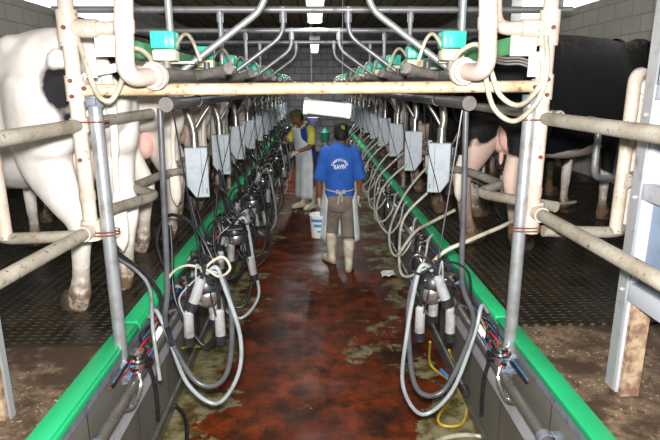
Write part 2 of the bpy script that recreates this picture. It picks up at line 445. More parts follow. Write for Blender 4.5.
# ------------------------------------------------------------------ entry frame of cream pipe
fr = empty('pit_gantry', (0, 2.33, DECK))
tag(fr, 'rusty cream pipe frame with a cross beam spanning the pit at eye height', 'frame')
fo = V((0, 2.33, DECK))
def fb(mb, name, m, par=fr): return mb.xf(Matrix.Translation(-fo)).build(name, m, par)
for s in (-1, 1):
    X = -1.02 if s < 0 else .965
    p = MB().cyl((X - .0, 2.33, 1.36), (X, 2.33, 3.74), .031, seg=16)
    p.cyl((X, 2.33, 1.35), (X, 2.33, 1.40), .035, seg=16); p.cyl((X, 2.33, 1.52), (X, 2.33, 1.56), .034, seg=16)
    fb(p, 'post', 'cream_paint')
    fb(MB().cyl((X, 2.33, 2.165), (X, 2.33, 2.305), .042, seg=18).cyl((X, 2.33, 2.235), (X - s * .12, 2.33, 2.235), .037, seg=18), 'tee_joint', 'cream_paint')
    fb(MB().cyl((X, 2.33, 1.945), (X, 2.33, 2.05), .038, seg=18).cyl((X, 2.33, 1.997), (X - s * .05, 2.33, 1.997), .034, seg=16), 'tee_joint', 'cream_paint')
    for bx, bz, by in ((0, 2.235, 2.29), (0, 2.028, 2.294), (0, 1.965, 2.294), (-s * .05, 1.997, 2.298), (0, 1.7, 2.3)): fb(MB().cyl((X + bx, by + .004, bz), (X + bx, by - .01, bz), .009, seg=8), 'bolt', 'rust_bolt')
    c = MB().tube(fillet([(X - s * .1, 2.33, 2.235), (X - s * .225, 2.33, 2.235), (X - s * .25, 2.33, 2.5), (X - s * .25, 2.33, 3.74)], .16, 8), .028, seg=14)
    fb(c, 'bent_brace', 'cream_paint')
b = MB().cyl((-1.0, 2.33, 1.99), (.95, 2.33, 2.0), .0245, seg=16); fb(b, 'beam', 'beam_paint')
# silver poles standing on pit wall brackets
for s in (-1, 1):
    X = -.95 if s < 0 else .918; r = empty('support_pole', (X, 2.34, .62))
    tag(r, f'shiny silver pole clamped beside the {SIDE[s]} cream post', 'pole', 'silver support poles')
    MB().cyl((0, 0, 0), (0, 0, 1.33), .029, seg=20).build('pole', 'pole_aluminium', r)
    MB().cyl((0, 0, 1.42), (0, 0, 1.52), .024, seg=16).build('pole_top', 'white_plastic', r)
    c = MB().cyl((0, 0, 1.3), (0, 0, 1.345), .037, seg=16); c.box((0, -.035, 1.322), (.04, .02, .03), bev=.004); c.build('clamp', 'clamp_grey', r)
    c = MB().cyl((0, 0, .03), (0, 0, .065), .036, seg=16).box((s * -.0, -.03, .047), (.10, .05, .03), bev=.004)
    c.build('bracket', 'clamp_grey', r)
    for z in (.76, 1.24, .745): MB().tube([(s * .085, 0.03, z), (s * .085, -.045, z), (-.035 * s, -.04, z), (-.035 * s, .03, z), (s * .085, .035, z)], .0035, seg=6, smooth=4).build('u_bolt', 'rust_bolt', r)
# entry gates: pairs of rails running back past the camera
for s in (-1, 1):
    if s < 0: a0, a1, b0, b1 = V((-1.02, 2.3, 1.845)), V((-1.14, .55, 1.82)), V((-1.02, 2.3, 1.385)), V((-1.14, .55, 1.385))
    else: a0, a1, b0, b1 = V((.975, 2.3, 1.865)), V((.985, .55, 1.86)), V((.975, 2.3, 1.45)), V((.985, .55, 1.45))
    r = empty('entry_rail', (a0.x, a0.y, DECK)); o = V((a0.x, a0.y, DECK))
    tag(r, f'pair of dirty pale pipe rails leading back from the {SIDE[s]} cream post', 'rail', 'entry rails')
    T = Matrix.Translation(-o)
    MB().cyl(a0, a1, .0275, seg=16).xf(T).build('rail', 'dirty_rail', r); MB().cyl(b0, b1, .0275, seg=16).xf(T).build('rail', 'dirty_rail', r)
    c = MB().cyl((b0.x, b0.y + .03, b0.z - .045), (b0.x, b0.y + .03, b0.z + .045), .041, seg=16).cyl(b0, b0.lerp(b1, .03), .034, seg=16)
    c.xf(T).build('joint', 'cream_paint', r)
    MB().cyl((a0.x, a0.y + .03, a0.z - .03), (a0.x, a0.y + .03, a0.z + .03), .038, seg=16).xf(T).build('joint', 'cream_paint', r)
    MB().cyl((a1.x, a1.y, DECK), (a1.x, a1.y, 2.0), .03, seg=14).xf(T).build('post', 'dirty_rail', r)
# upper rump rails
r = MB().tube(fillet([(-1.0, 2.36, 1.85), (-.97, 2.75, 1.855), (-.93, 3.05, 1.86)], .1), .0265, seg=14).build('upper_rail', 'dirty_rail'); tag(r, 'short dirty pipe rail stub behind the left silver pole', 'rail')
r = MB().cyl((1.06, 2.36, 1.87), (1.06, 14.5, 1.87), .0265, seg=12).build('upper_rail', 'dirty_rail'); tag(r, 'straight brown pipe rail running behind the cows on the right', 'rail')
# zigzag rump rails
for s in (-1, 1):
    pts = [(s * (.97 if s < 0 else 1.09), 2.37, 1.46)]
    for k in range(12):
        y = 2.85 + k
        pts += [(s * .885, y - .08, 1.44), (s * .885, y, 1.44), (s * 1.08, y + .22, 1.44), (s * 1.03, y + .7, 1.44)]
    m = MB().tube(fillet(pts, .07, 4), .026, seg=12)
    r = m.build('rump_rail', 'dirty_rail'); tag(r, f'dirty zigzag pipe rail behind the rumps of the {SIDE[s]} row of cows', 'rail', 'zigzag rump rails')
    for k in range(3, 12, 3):
        y = 3.4 + k
        q = MB().cyl((s * 1.06, y, DECK), (s * 1.06, y, 1.88), .024, seg=12).cyl((s * 1.06, y, DECK), (s * 1.06, y, DECK + .02), .05, seg=12).build('rail_post', 'dirty_rail')
        tag(q, f'grimy upright post on the {SIDE[s]} platform carrying the rump rail, {nth(k // 3 - 1)}', 'post', 'rump rail posts')
# hoop shaped gate ends beyond the rails
for s in (-1, 1):
    X = 1.33 if s > 0 else -1.37; r = empty('hoop_gate', (X, 2.3, DECK))
    tag(r, 'cream rounded hoop of pipe beside the steel gate on the right' if s > 0 else 'cream rounded hoop of pipe at the far left edge in front of the white cow', 'gate', 'cream pipe hoops')
    hp = [(0, -.02, .56), (0, -.02, 1.25), (s * .085, .05, 1.25), (s * .085, .05, .56), (0, -.02, .56)]
    MB().tube(fillet(hp[:4], .05), .027, seg=14).build('hoop', 'cream_paint', r)
    MB().tube(fillet([(s * .085, .05, .56), (0, -.02, .56), (-s * .33, -.02, .57)], .05), .026, seg=12).build('lower_arm', 'dirty_rail', r)
    MB().cyl((0, -.05, .80), (s * .085, .03, .80), .033, seg=12).build('crossbar', 'dirty_rail', r)
# pale steel gate with sheet panels (right) and angle post (left)
def angle_post(mb, x, y, z0, z1, s, w=.055):
    mb.box((x, y, (z0 + z1) / 2), (.008, w, z1 - z0)); mb.box((x + s * w / 2, y + w / 2, (z0 + z1) / 2), (w, .008, z1 - z0)); return mb
r = empty('sheet_gate', (1.17, 1.9, DECK)); tag(r, 'pale steel gate with blue-grey sheet panels at the right edge', 'gate')
T = Matrix.Translation(-V((1.17, 1.9, DECK)))
angle_post(MB(), 1.165, 1.9, DECK + .02, 2.9, 1).xf(T).build('frame_post', 'galvanised', r)
MB().box((1.205, 1.895, 1.45), (.055, .035, 1.29), bev=.003).xf(T).build('stile', 'frame_pale', r)
MB().box((1.205, 1.895, 2.4), (.055, .035, .9), bev=.003).xf(T).build('stile', 'frame_pale', r)
for z, h in ((1.235, .075), (1.625, .06), (1.98, .05)): MB().box((1.20, 1.25, z), (.05, 1.3, h), bev=.004).xf(T).build('crossbar', 'frame_pale', r)
MB().box((1.225, 1.25, 1.43), (.006, 1.28, .33)).xf(T).build('panel', 'panel_blue_grey', r)
MB().box((1.215, 1.25, 1.80), (.006, 1.28, .3)).xf(T).build('panel', 'frame_pale', r)
q = MB().box((1.195, 1.9, 1.015), (.012, .09, .43)); q.box((1.225, 1.862, 1.015), (.07, .012, .43)); q.box((1.225, 1.94, 1.015), (.07, .012, .43)); q.xf(T).build('leg', 'rusty_leg', r)
for z in (1.9, 1.6, 1.24): MB().cyl((1.15, 1.9, z), (1.162, 1.9, z), .008, seg=8).xf(T).build('bolt', 'galvanised', r)
r = empty('angle_post', (-1.17, 1.8, DECK)); tag(r, 'grey angle iron post with rusty backing at the bottom left corner', 'post')
T = Matrix.Translation(-V((-1.17, 1.8, DECK)))
angle_post(MB(), -1.165, 1.8, DECK, 1.9, -1, .03).xf(T).build('angle', 'galvanised', r)
MB().box((-1.21, 1.8, DECK + .5), (.06, .05, 1.0)).xf(T).build('backing', 'rusty_leg', r)
# curved breast rail loop among the right cows
r = MB().tube(fillet([(1.78, 3.5, 1.79), (1.80, 3.4, 1.78), (1.80, 3.4, 1.42), (2.04, 3.6, 1.38)], .1), .022, seg=12).build('bent_rail', 'galvanised'); tag(r, 'bent grey pipe crook in front of the black cow on the right', 'rail')

# ------------------------------------------------------------------ overhead cross frames
for i, y in enumerate((3.05, 4.7, 6.38, 8.0)):
    r = empty('overhead_frame', (0, y, 2.62)); tag(r, f'galvanised overhead crosspipe with hanging braces, {nth(i)}', 'pipe frame', 'overhead cross frames')
    ex = 1.9
    zp = .0
    MB().cyl((-2.15, 0, zp), (2.15, 0, zp), .027, seg=14).build('crosspipe', 'galvanised', r)
    for q in (-2.05, 2.05): MB().cyl((q, 0, zp), (q, 0, 3.74 - 2.62), .02, seg=10).build('hanger', 'galvanised', r)
    for s in (-1, 1):
        k = MB().cyl((s * .79, -.0, 0), (s * .79, 0, -.5), .019, seg=10); k.cyl((s * .79, 0, .0), (s * .79, 0, -.1), .027, seg=10); k.cyl((s * .79, 0, -.05), (s * .79, -.035, -.05), .01, seg=8)
        k.build('drop_pipe', 'galvanised', r)
        k = MB().tube(fillet([(s * .27, 0, 0), (s * .27, 0, -.2), (s * .78, 0, -.56)], .1), .0185, seg=10)
        k.cyl((s * .27, 0, .02), (s * .27, 0, -.1), .03, seg=10); k.cyl((s * .27, 0, -.05), (s * .27, -.04, -.05), .01, seg=8)
        k.build('diagonal_brace', 'galvanised', r)
        for q in (.27, .79): MB().cyl((s * q - .03, 0, 0), (s * q + .03, 0, 0), .031, seg=12).build('collar', 'galvanised', r)

# ------------------------------------------------------------------ long pipe runs on each side
for s in (-1, 1):
    n = SIDE[s]
    r = MB().cyl((s * .64, 2.32, 1.93), (s * .64, 15.2, 1.93), .027, seg=16).cyl((s * .64, 2.30, 1.93), (s * .64, 2.35, 1.93), .031, seg=16)
    for k in range(13): r.cyl((s * .64, 2.9 + k, 1.93), (s * .64, 2.93 + k, 1.93), .031, seg=14)
    tag(r.build('milk_pipe', 'dark_pvc'), f'capped grey milk pipe running under the {n} end of the beam', 'pipe', 'milk pipes')
    r = MB().cyl((s * .66, 2.3, 2.055), (s * .66, 15.2, 2.055), .029, seg=16)
    tag(r.build('vacuum_pipe', 'grey_pvc'), f'thick grey vacuum pipe running just above the {n} milk pipe', 'pipe', 'vacuum pipes')
    c = empty('cable_channel', (s * .87, 2.36, 2.17)); tag(c, f'long green channel with a white end plate high on the {n}', 'cable channel', 'green channels')
    MB().box((0, 6.2, 0), (.09, 12.4, .075), bev=.006).build('channel', 'green_channel', c)
    MB().box((0, -.01, -.002), (.108, .02, .086), bev=.003).build('end_plate', 'white_plastic', c)
    for k in range(13): MB().box((-s * .11, .54 + k, -.045), (.25, .03, .012)).build('bracket', 'galvanised', c)
    # white down pipe with elbow
    if s > 0: pts = [(.62, 2.1, 3.74), (.625, 2.1, 2.4), (.645, 2.1, 2.05), (.59, 2.25, 2.06)]
    else: pts = [(-.70, 2.1, 3.74), (-.705, 2.1, 2.4), (-.73, 2.1, 2.03), (-.66, 2.24, 2.045)]
    d = empty('down_pipe', pts[-1]); T = Matrix.Translation(-V(pts[-1])); tag(d, f'fat white plastic down pipe ending in an elbow at the {n} vacuum pipe', 'pipe', 'white down pipes')
    MB().tube(fillet(pts, .10, 9), .0345, seg=20).xf(T).build('pipe', 'pipe_white', d)
    k = MB().cyl(V(pts[1]).lerp(V(pts[2]), .42), V(pts[1]).lerp(V(pts[2]), .55), .038, seg=20)
    k.xf(T).build('coupling', 'pipe_white', d)
    e = V(pts[-1]); dr = (e - V(pts[-2])).normalized(); dr = (dr + V((0, 1.2, 0))).normalized()
    MB().tube([e - dr * .03, e - dr * .028, e - dr * .012, e - dr * .01, e + dr * .012, e + dr * .014], [.04, .047, .047, .056, .056, .045], seg=22).xf(T).build('flange', 'pipe_white', d)
    # conduit tube on the pit wall
    c = empty('wall_conduit', (s * .885, 1.64 if s > 0 else 1.3, .64)); y0 = c.location.y
    tag(c, f'dull steel washing pipe on brackets along the {n} pit wall', 'pipe', 'wall washing pipes')
    MB().cyl((0, 0, 0), (0, 15 - y0, 0), .027, seg=16).build('pipe', 'conduit_steel', c)
    if s > 0: MB().cyl((0, -.05, 0), (0, .03, 0), .032, seg=16).cyl((0, .0, 0), (0, .012, 0), .038, seg=16).build('end_cap', 'stainless', c)
    for yy in (1.82, 3.1, 4.6, 6.2, 8, 10, 12):
        MB().cyl((0, yy - y0 - .018, 0), (0, yy - y0 + .018, 0), .033, seg=14).box((s * .045, yy - y0, .012), (.075, .036, .022), bev=.003).build('bracket', 'clamp_grey', c)
    g = MB().box((s * (W - .012), 6, .47), (.012, 9, .1)); tag(g.build('cable_tray', 'frame_pale'), f'thin pale metal tray fixed low on the {n} pit wall', 'tray', 'wall trays')
    g = empty('drain_pipe', (s * .885, 2.9 if s > 0 else 2.2, .2)); MB().cyl((0, 0, 0), (0, 11, 0), .017, seg=12).build('pipe', 'conduit_steel', g); MB().cyl((0, -.05, 0), (0, .02, 0), .024, seg=12).build('end_cap', 'dark_metal', g)
    tag(g, f'thin dark pipe along the foot of the {n} pit wall', 'pipe', 'thin foot pipes')

# ------------------------------------------------------------------ per-stall equipment
def make_box(s):
    r = empty('meter_box'); 
    p = [(-s * .072, .0), (-s * .072, -.345), (s * .02, -.345), (s * .078, -.26), (s * .078, 0)]
    b = MB().prism(p, -.045, .045); 
    me = b.build('housing', 'box_grey', r, angle=20)
    md = me.modifiers.new('b', 'BEVEL'); md.width = .006; md.segments = 2
    MB().box((-s * .028, -.047, -.17), (.003, .003, .3)).build('seam', 'dark_metal', r)
    MB().box((-s * .055, -.0465, -.3), (.012, .003, .035)).build('sticker', 'green_channel', r)
    MB().cyl((s * .01, 0, 0), (s * .01, 0, .1), .03, seg=14).build('socket', 'stainless', r)
    MB().tube([(s * .01, 0, .08), (s * .02, 0, .16), (s * (.07 if s < 0 else .0), .02, .30)], .027, seg=12, smooth=4).tube([(s * .01, 0, .10), (-s * .05, 0, .2), (-s * .14, 0, .32)], .013, seg=10, smooth=4).build('dropper', 'conduit_steel', r)
    MB().tube([(-s * .12, -.06, .32), (-s * .085, -.058, .0), (-s * .0, -.055, -.3), (s * .02, -.05, -.42)] if s else [], .0035, seg=6, smooth=5).build('cord', 'black_rubber', r)
    return r
def make_pulsator(s):
    r = empty('pulsator')
    MB().box((0, 0, .03), (.105, .1, .075), bev=.008).box((0, -.052, .03), (.05, .01, .07), bev=.003).build('cover', 'teal_plastic', r)
    MB().box((0, 0, -.034), (.1, .095, .05), bev=.012).build('base', 'cream_plastic', r)
    MB().cyl((0, 0, -.05), (0, 0, -.12), .018, seg=10).build('mount', 'grey_pvc', r)
    MB().tube([(-s * .03, 0, -.02), (-s * .09, -.03, .05), (-s * .13, -.05, .03), (-s * .16, -.04, -.06)], .008, seg=8, smooth=6).build('tube', 'hose_clear', r)
    return r
def make_branch(s):
    r = empty('branch_pipe')
    MB().cyl((s * .05, .23, -.026), (-s * .17, 0, .005), .024, seg=16).build('pipe', 'grey_pvc', r)
    MB().cyl((-s * .135, .042, .001), (-s * .175, -.006, .011), .0275, seg=16).build('end_cap', 'grey_pvc', r)
    MB().cyl((-s * .04, .15, .0), (-s * .04, .15, .045), .016, seg=10).build('nipple', 'dark_pvc', r)
    return r
def cup(mb_top, bot, r, parent):
    a, b = V(mb_top), V(bot); d = (b - a).normalized(); L = (b - a).length
    c = MB().lathe([(.014, 0), (.024, .012), (.0255, L * .74), (.024, L * .76)], a, d, 14).build('teat_cup', 'cup_steel', parent)
    m = MB().lathe([(.022, L * .74), (.028, L * .77), (.0255, L * .82), (.028, L * .88), (.0255, L * .94), (.027, L), (.014, L + .001)], a, d, 14).build('liner_mouth', 'black_rubber', c)
    return a, d
def make_cluster(s, var):
    r = empty('milking_cluster'); R = random.Random(var * 17 + (s + 1))
    o = s
    dz = .07 if var == 3 and s > 0 else 0
    kb = 1.3 if var == 3 else 1.1
    MB().lathe([(q1 * kb, q2 * kb) for q1, q2 in ((.02, .05), (.045, .035), (.056, .01), (.056, -.01), (.045, -.022))], (0, 0, 0), (.15 * o, 0, 1), 16).cyl((0, 0, .04), (0, 0, .085), .014, seg=10).cyl((-.05, -.03, .02), (.05, -.05, .03), .018, seg=10).cyl((-.045, -.02, 0), (-.075, -.05, .0), .016, seg=8).cyl((.045, -.02, 0), (.08, -.05, .0), .016, seg=8).build('claw', 'black_rubber', r)
    MB().lathe([(q1 * kb, q2 * kb) for q1, q2 in ((.046, -.018), (.05, -.03), (.045, -.06), (.025, -.08), (.008, -.085))], (0, 0, 0), (.15 * o, 0, 1), 16).build('bowl', 'stainless', r)
    sets = [
        [((o * .085, -.02, -.12), (o * .09, -.02, -.30)), ((-o * .065, -.03, -.11), (-o * .065, -.03, -.29)), ((-o * .0, -.07, .06), (o * .055, -.09, -.09)), ((.02, .06, -.08), (.02, .07, -.24))],
        [((-o * .09, -.03, -.17), (-o * .12, -.03, -.34)), ((o * .10, -.02, -.12), (o * .10, -.02, -.28)), ((o * .06, .05, .02), (o * .1, .07, -.13)), ((-.02, .06, -.1), (-.03, .07, -.26))],
        [((o * .05, -.03, -.09), (o * .03, -.04, -.25)), ((-o * .10, .0, -.12), (-o * .13, .0, -.28)), ((-o * .02, .06, -.06), (.0, .09, -.22)), ((o * .12, .04, -.05), (o * .16, .05, -.2))],
    ][{3: 0, 4: 1, 5: 2}.get(var, var)]
    for a, b in sets:
        a = V(a); b = V(b); cup(a, b, .02, r)
        d = (b - a).normalized(); e = V((a.x * .35, a.y * .35, .0))
        top = a - d * .05
        MB().tube([a, top + V((0, 0, .01)), e.lerp(top, .5) + V((0, -.015, .06)), e], .0095, seg=8, smooth=5).build('short_tube', 'black_rubber', r)
        MB().tube([a + d * .03 + V((.012 * o, -.02, 0)), top + V((.03 * o, -.03, .03)), e + V((.01, -.03, .055)), e + V((0, 0, .02))], .0045, seg=6, smooth=5).build('air_tube', 'hose_grey' if R.random() < .5 else 'black_rubber', r)
    j = lambda k=.02: R.uniform(-k, k)
    # black hose down from the milk pipe, looping back up to the claw
    MB().tube([*([(o * (.11 if o > 0 else .15), 0, .83), (o * (.125 if o > 0 else .165), 0, .4), (o * (.14 if o > 0 else .18), 0, .0)] if var == 3 else [(o * .27, .17, .22), (o * .25, .12, .08)]), (o * .19 + j(), 0, -.22), (o * .09 + j(), -.03, -.47 - dz), (-o * .02, -.04, -.53 - dz + j()), (-o * .10 + j(), -.03, -.42 - dz), (-o * .12, -.01, -.16), (-o * .09, 0, .02), (-o * .04, 0, .07), (0, 0, .06)], .0135 if var == 3 else .0115, seg=10, smooth=6).build('milk_hose', 'hose_dark' if var == 3 else 'black_rubber', r)
    if var >= 4: return r
    # pale hose, wider loop, ending at the pit wall
    MB().tube([(0, -.01, .05), (-o * .06, -.03, .1), (-o * .09, -.03, .02), (-o * .14 + j(), -.03, -.25), (-o * .14, -.04, -.46 - dz), (-o * .02 + j(), -.05, -.61 - dz + j()), (o * .11, -.04, -.5 - dz), (o * .2 + j(), 0, -.27), (o * .26, .05, -.15), (o * .31, .09, -.2)], .0105, seg=10, smooth=6).build('vacuum_hose', 'hose_blue_grey' if var in (1, 3) else ('black_rubber' if var == 2 else 'hose_grey'), r)
    # small curl of clear tube
    MB().tube([(o * .02, -.03, .03), (-o * .03, -.06, .12), (-o * .1, -.06, .16), (-o * .13, -.05, .10), (-o * .08, -.05, .06), (-o * .02, -.04, .09), (o * .08, -.03, .11), (o * .17, 0, .04), (o * .2, .03, -.12)], .0062, seg=8, smooth=6).build('air_hose', 'hose_clear' if s < 0 and var == 3 else ('hose_yellowed' if var == 0 else 'black_rubber'), r)
    MB().tube([(o * .10, .02, .83), (o * .06, .02, .45), (o * .015, 0, .1)], .004, seg=6, smooth=4).build('lifting_cord', 'black_rubber', r)
    return r
def make_fitting(s, var):
    R = random.Random(var + 5); r = empty('wall_valve')
    MB().lathe([(.012, -.05), (.028, -.045), (.03, .0), (.022, .01), (.022, .045), (.034, .05), (.034, .058), (.01, .062)], (0, 0, 0), (0, 0, 1), 14).build('valve_body', 'stainless', r)
    MB().box((s * .04, 0, 0), (.09, .03, .02), bev=.003).build('bracket', 'galvanised', r)
    MB().lathe([(.045, .008), (.05, .018), (.045, .028), (.03, .029)], (0, 0, 0), (0, 0, 1), 16).build('sealing_ring', 'black_rubber', r)
    MB().tube([(0, 0, -.05), (-s * .01, -.03, -.12), (s * .0, -.12, -.16), (s * .03, -.2, -.13)], .012, seg=8, smooth=5).build('elbow', 'stainless', r)
    MB().box((-s * .0, .14, .0), (.05, .07, .06), bev=.008).cyl((-s * .02, .14, .03), (-s * .02, .14, .07), .012, seg=8).build('pressure_block', 'dark_metal', r)
    MB().cyl((0, .22, -.02), (-s * .03, .3, .03), .017, seg=10).build('filter', 'stainless' if var % 2 else 'white_plastic', r)
    MB().cyl((s * .03, .32, .0), (s * .03, .36, .0), .014, seg=8).build('nut', 'brass', r)
    for c, z in (('tube_red', .02), ('tube_blue', .0), ('black_rubber', -.02), ('tube_blue', -.05), ('tube_red', -.04), ('hose_clear', .03), ('black_rubber', .05)):
        MB().tube([(s * R.uniform(.0, .03), -.05, z), (-s * R.uniform(.0, .04), R.uniform(.02, .1), z + R.uniform(-.05, .07)), (s * R.uniform(-.03, .03), R.uniform(.15, .3), z + R.uniform(-.09, .05)), (s * .03, R.uniform(.35, .5), z + R.uniform(-.04, .04))], .005 if c != 'black_rubber' else .009, seg=6, smooth=5).build('tube', c, r)
    MB().tube([(0, .1, .0), (-s * .03, .12, -.2), (-s * .02, .15, -.42)], .01, seg=8, smooth=4).build('drop_tube', 'black_rubber', r)
    return r
def make_arch(s, var):
    R = random.Random(var + 31); j = lambda k=.04: R.uniform(-k, k)
    # pale hose that rises from the pit wall, arches over and hangs into the pit
    pts = [(s * .06, .25, -.05), (s * .12, .3 + j(), .22), (s * .04, .25, .42 + j()), (-s * .12, .12, .36 + j()), (-s * .24, .03, .12), (-s * .26 + j(), .0, -.15), (-s * .16, 0, -.33 + j()), (-s * .05, .04, -.22)]
    return MB().tube(pts, .0105, seg=10, smooth=7).build('arched_hose', 'hose_clear' if s > 0 else 'black_rubber')
def make_feed(var):
    # pale milk hose: from the pit wall down, up in a wide bow and over the strip to the cow
    R = random.Random(var + 77); j = lambda k=.035: R.uniform(-k, k)
    pts = [(.40, .42, .40), (.22, .2, .50), (.06, .1, .52 + j()), (-.12, .03, .42 + j()), (-.27 + j(), 0, .22), (-.34 + j(), 0, -.02), (-.30, .0, -.20 + j()), (-.21, .01, -.25), (-.12, .03, -.13), (-.09, .07, .02), (-.05, .12, .06)]
    return MB().tube(pts, .0105, seg=10, smooth=7).build('milk_hose', 'hose_pale')
def make_attached(k):
    # cluster hanging from the udder of a cow that is being milked
    r = empty('milking_cluster')
    MB().lathe([(.02, .04), (.045, .03), (.05, 0), (.045, -.03), (.02, -.06)], (0, 0, 0), seg=14).build('claw', 'black_rubber', r)
    for x in (-.07, .07):
        for y in (-.07, .07):
            c = MB().cyl((x, y, .04), (x, y, .19), .023, seg=12).build('teat_cup', 'cup_steel', r)
            MB().cyl((x, y, .19), (x, y, .225), .027, .024, seg=12).build('liner_mouth', 'black_rubber', c)
            MB().tube([(x * .5, y * .5, .01), (x * 1.1, y * 1.1, -.02), (x, y, .05)], .009, seg=8, smooth=4).build('short_tube', 'black_rubber', r)
    MB().tube([(0, 0, -.04), (-.03, -.06, -.16), (-.12, -.1, -.12), (-.2, -.1, .02), (-.3, -.1, .05)], .0105, seg=8, smooth=6).build('milk_hose', 'black_rubber', r)
    return r
NB = 12
for s in (-1, 1):
    n = SIDE[s]
    bx = make_box(s); pu = make_pulsator(s); br = make_branch(s)
    cl = [make_cluster(s, v) if s < 0 or v == 3 else None for v in range(6)]; fi = [make_fitting(s, v) for v in range(2)]; ar = [make_arch(s, v) if s < 0 else make_feed(v) for v in range(3)]
    used = set()
    def place(proto, loc, rz=0, sc=1):
        if id(proto) in used: o = copy_tree(proto)
        else: used.add(id(proto)); o = proto
        o.location = loc; o.rotation_euler = (0, 0, rz); o.scale = (sc, sc, sc); return o
    for i in range(12):
        o = place(bx, (s * (.83 if s < 0 else .845), 3.68 + i, 1.605 if s < 0 else 1.625), rnd.uniform(-.08, .08) + (-s * .12 if i else -s * .25))
        tag(o, f'grey plastic milk meter box hanging over the {n} side of the pit, {nth(i)}', 'meter box', f'meter boxes in the {n} row')
    for i in range(13):
        o = place(pu, (-.745 if s < 0 else .665, 2.76 + i, 2.19), rnd.uniform(-.1, .1), 1.1); tag(o, f'teal and cream pulsator on the {n} vacuum pipe, {nth(i)}', 'pulsator', f'pulsators in the {n} row')
        o = place(br, (s * .61, 2.72 + i, 2.08), 0); tag(o, f'stubby capped grey branch pipe on the {n} vacuum pipe, {nth(i)}', 'pipe', f'branch pipes in the {n} row')
    seq = [0, 1, 2, 0, 2, 1, 0, 1, 2, 0, 1, 2, 0] if s < 0 else [1, 0, 2, 1, 0, 2, 1, 2, 0, 1, 0, 2, 1]
    for i in range(13 if s < 0 else 1):
        y = 2.5 + i + (rnd.uniform(-.08, .08) if i else 0)
        o = place(cl[seq[i] if i else 3], (s * (.56 if i else .55), y - (0 if i else .08), 1.08 + (rnd.uniform(-.04, .05) if i else 0)), rnd.uniform(-.35, .35) if i else 0)
        tag(o, f'milking cluster of steel teat cups and looped hoses on the {n}, {nth(i)}', 'milking cluster', f'milking clusters in the {n} row')
    for i in range(13):
        o = place(fi[i % 2], (s * .87, 2.32 + i, .735)); tag(o, f'steel valve with red and blue tubes under the {n} green strip, {nth(i)}', 'valve', f'wall valves in the {n} row')
    for i in range(12 if s < 0 else 0):
        o = place(ar[i % 3], (s * .84, 2.95 + i + rnd.uniform(-.1, .1), .86), rnd.uniform(-.3, .3))
        tag(o, f'black hose arching over the left edge of the pit, {nth(i)}', 'hose', f'arched hoses on the {n}')
    for i in range(14 if s > 0 else 0):
        o = place(ar[i % 3], (.95, 4.0 + i * .58 + rnd.uniform(-.08, .08), .8), rnd.uniform(-.25, .15))
        tag(o, f'pale milk hose arching from the pit to the right cows, {nth(i)}', 'hose', 'milk hoses arching over the right strip')
# mid-stall extra clusters: fill the dense far rows
    for i in range(11 if s < 0 else 0):
        o = place(cl[4 + i % 2], (s * .68, 3.02 + i + rnd.uniform(-.06, .06), .98), rnd.uniform(-.6, .6), .92)
        tag(o, f'lower milking cluster hung close to the {n} pit wall, {nth(i)}', 'milking cluster', f'wall-side milking clusters on the {n}')

# long coloured air tubes on the pit wall
for s in (-1, 1):
    for k, (c, z, nm) in enumerate((('tube_red', .705, 'red'), ('tube_blue', .735, 'blue'), ('black_rubber', .72, 'black'))):
        R = random.Random(k * 3 + s); pts = []
        y = 2.12
        while y < 14: pts.append((s * (.93 - R.uniform(0, .02)), y, z + R.uniform(-.015, .015))); y += .22
        tag(MB().tube(pts, .0042 if k < 2 else .008, seg=6, smooth=3).build('air_line', c), f'thin {nm} air tube wavering along the {SIDE[s]} pit wall', 'tube', 'air tubes on the pit walls')

# long hoses
def hose(pts, r, m, name, label, cat='hose', sm=7):
    return tag(MB().tube(pts, r, seg=12, smooth=sm).build(name, m), label, cat)
hose([PD(418, 285, 2.75), PD(440, 255, 2.8), PD(470, 240, 2.8), PD(505, 225, 2.9), PD(540, 208, 3.2), PD(575, 202, 3.6)], .012, 'hose_clear', 'milk_hose', 'pale hose rising from the nearest right cluster toward the cows')
hose([PD(455, 210, 3.6), PD(432, 222, 3.7), PD(415, 232, 3.8), PD(398, 255, 3.8)], .012, 'hose_clear', 'milk_hose', 'pale hose curving over the right green strip behind the first cluster')
hose([PD(118, 253, 2.9), PD(140, 270, 2.75), PD(158, 290, 2.6), PD(165, 320, 2.45), PD(172, 345, 2.35)], .012, 'black_rubber', 'vacuum_hose', 'black hose bending over the left green strip near the white cow')
hose([PD(118, 258, 2.9), PD(138, 272, 2.72), PD(150, 290, 2.6), PD(153, 330, 2.35), PD(160, 380, 2.3)], .009, 'hose_grey', 'vacuum_hose', 'grey hose bending over the left green strip beside a black one')
hose([P(430, 342, .3), P(431, 365, .02), P(452, 383, .02), P(466, 406, .02), P(461, 424, .02), P(442, 425, .02), P(439, 415, .02), P(452, 396, .02), P(456, 372, .05), P(449, 350, .3)], .009, 'yellow_hose', 'floor_hose', 'thin yellow hose coiled on the floor by the right pit wall')
tag(MB().cyl(P(441, 370, .03), P(447, 376, .03), .014).build('tape_wrap', 'blue_tape'), 'scrap of blue tape wrapped round the yellow floor hose', 'tape')
hose([P(150, 345, .35), P(160, 352, .3), P(182, 348, .25), P(206, 346, .35)], .007, 'yellow_hose', 'floor_hose', 'yellow tube sagging below the nearest left cluster')
hose([P(150, 402, .25), P(165, 402, .08), P(178, 408, .02), P(186, 422, .02), P(187, 445, .02)], .013, 'black_rubber', 'floor_hose', 'black hose curving onto the floor at the bottom left')
hose([P(425, 448, .02), P(445, 438, .02), P(470, 435, .02), P(492, 440, .02), P(505, 450, .02)], .014, 'hose_clear', 'floor_hose', 'pale hose arching at the bottom edge right of centre')
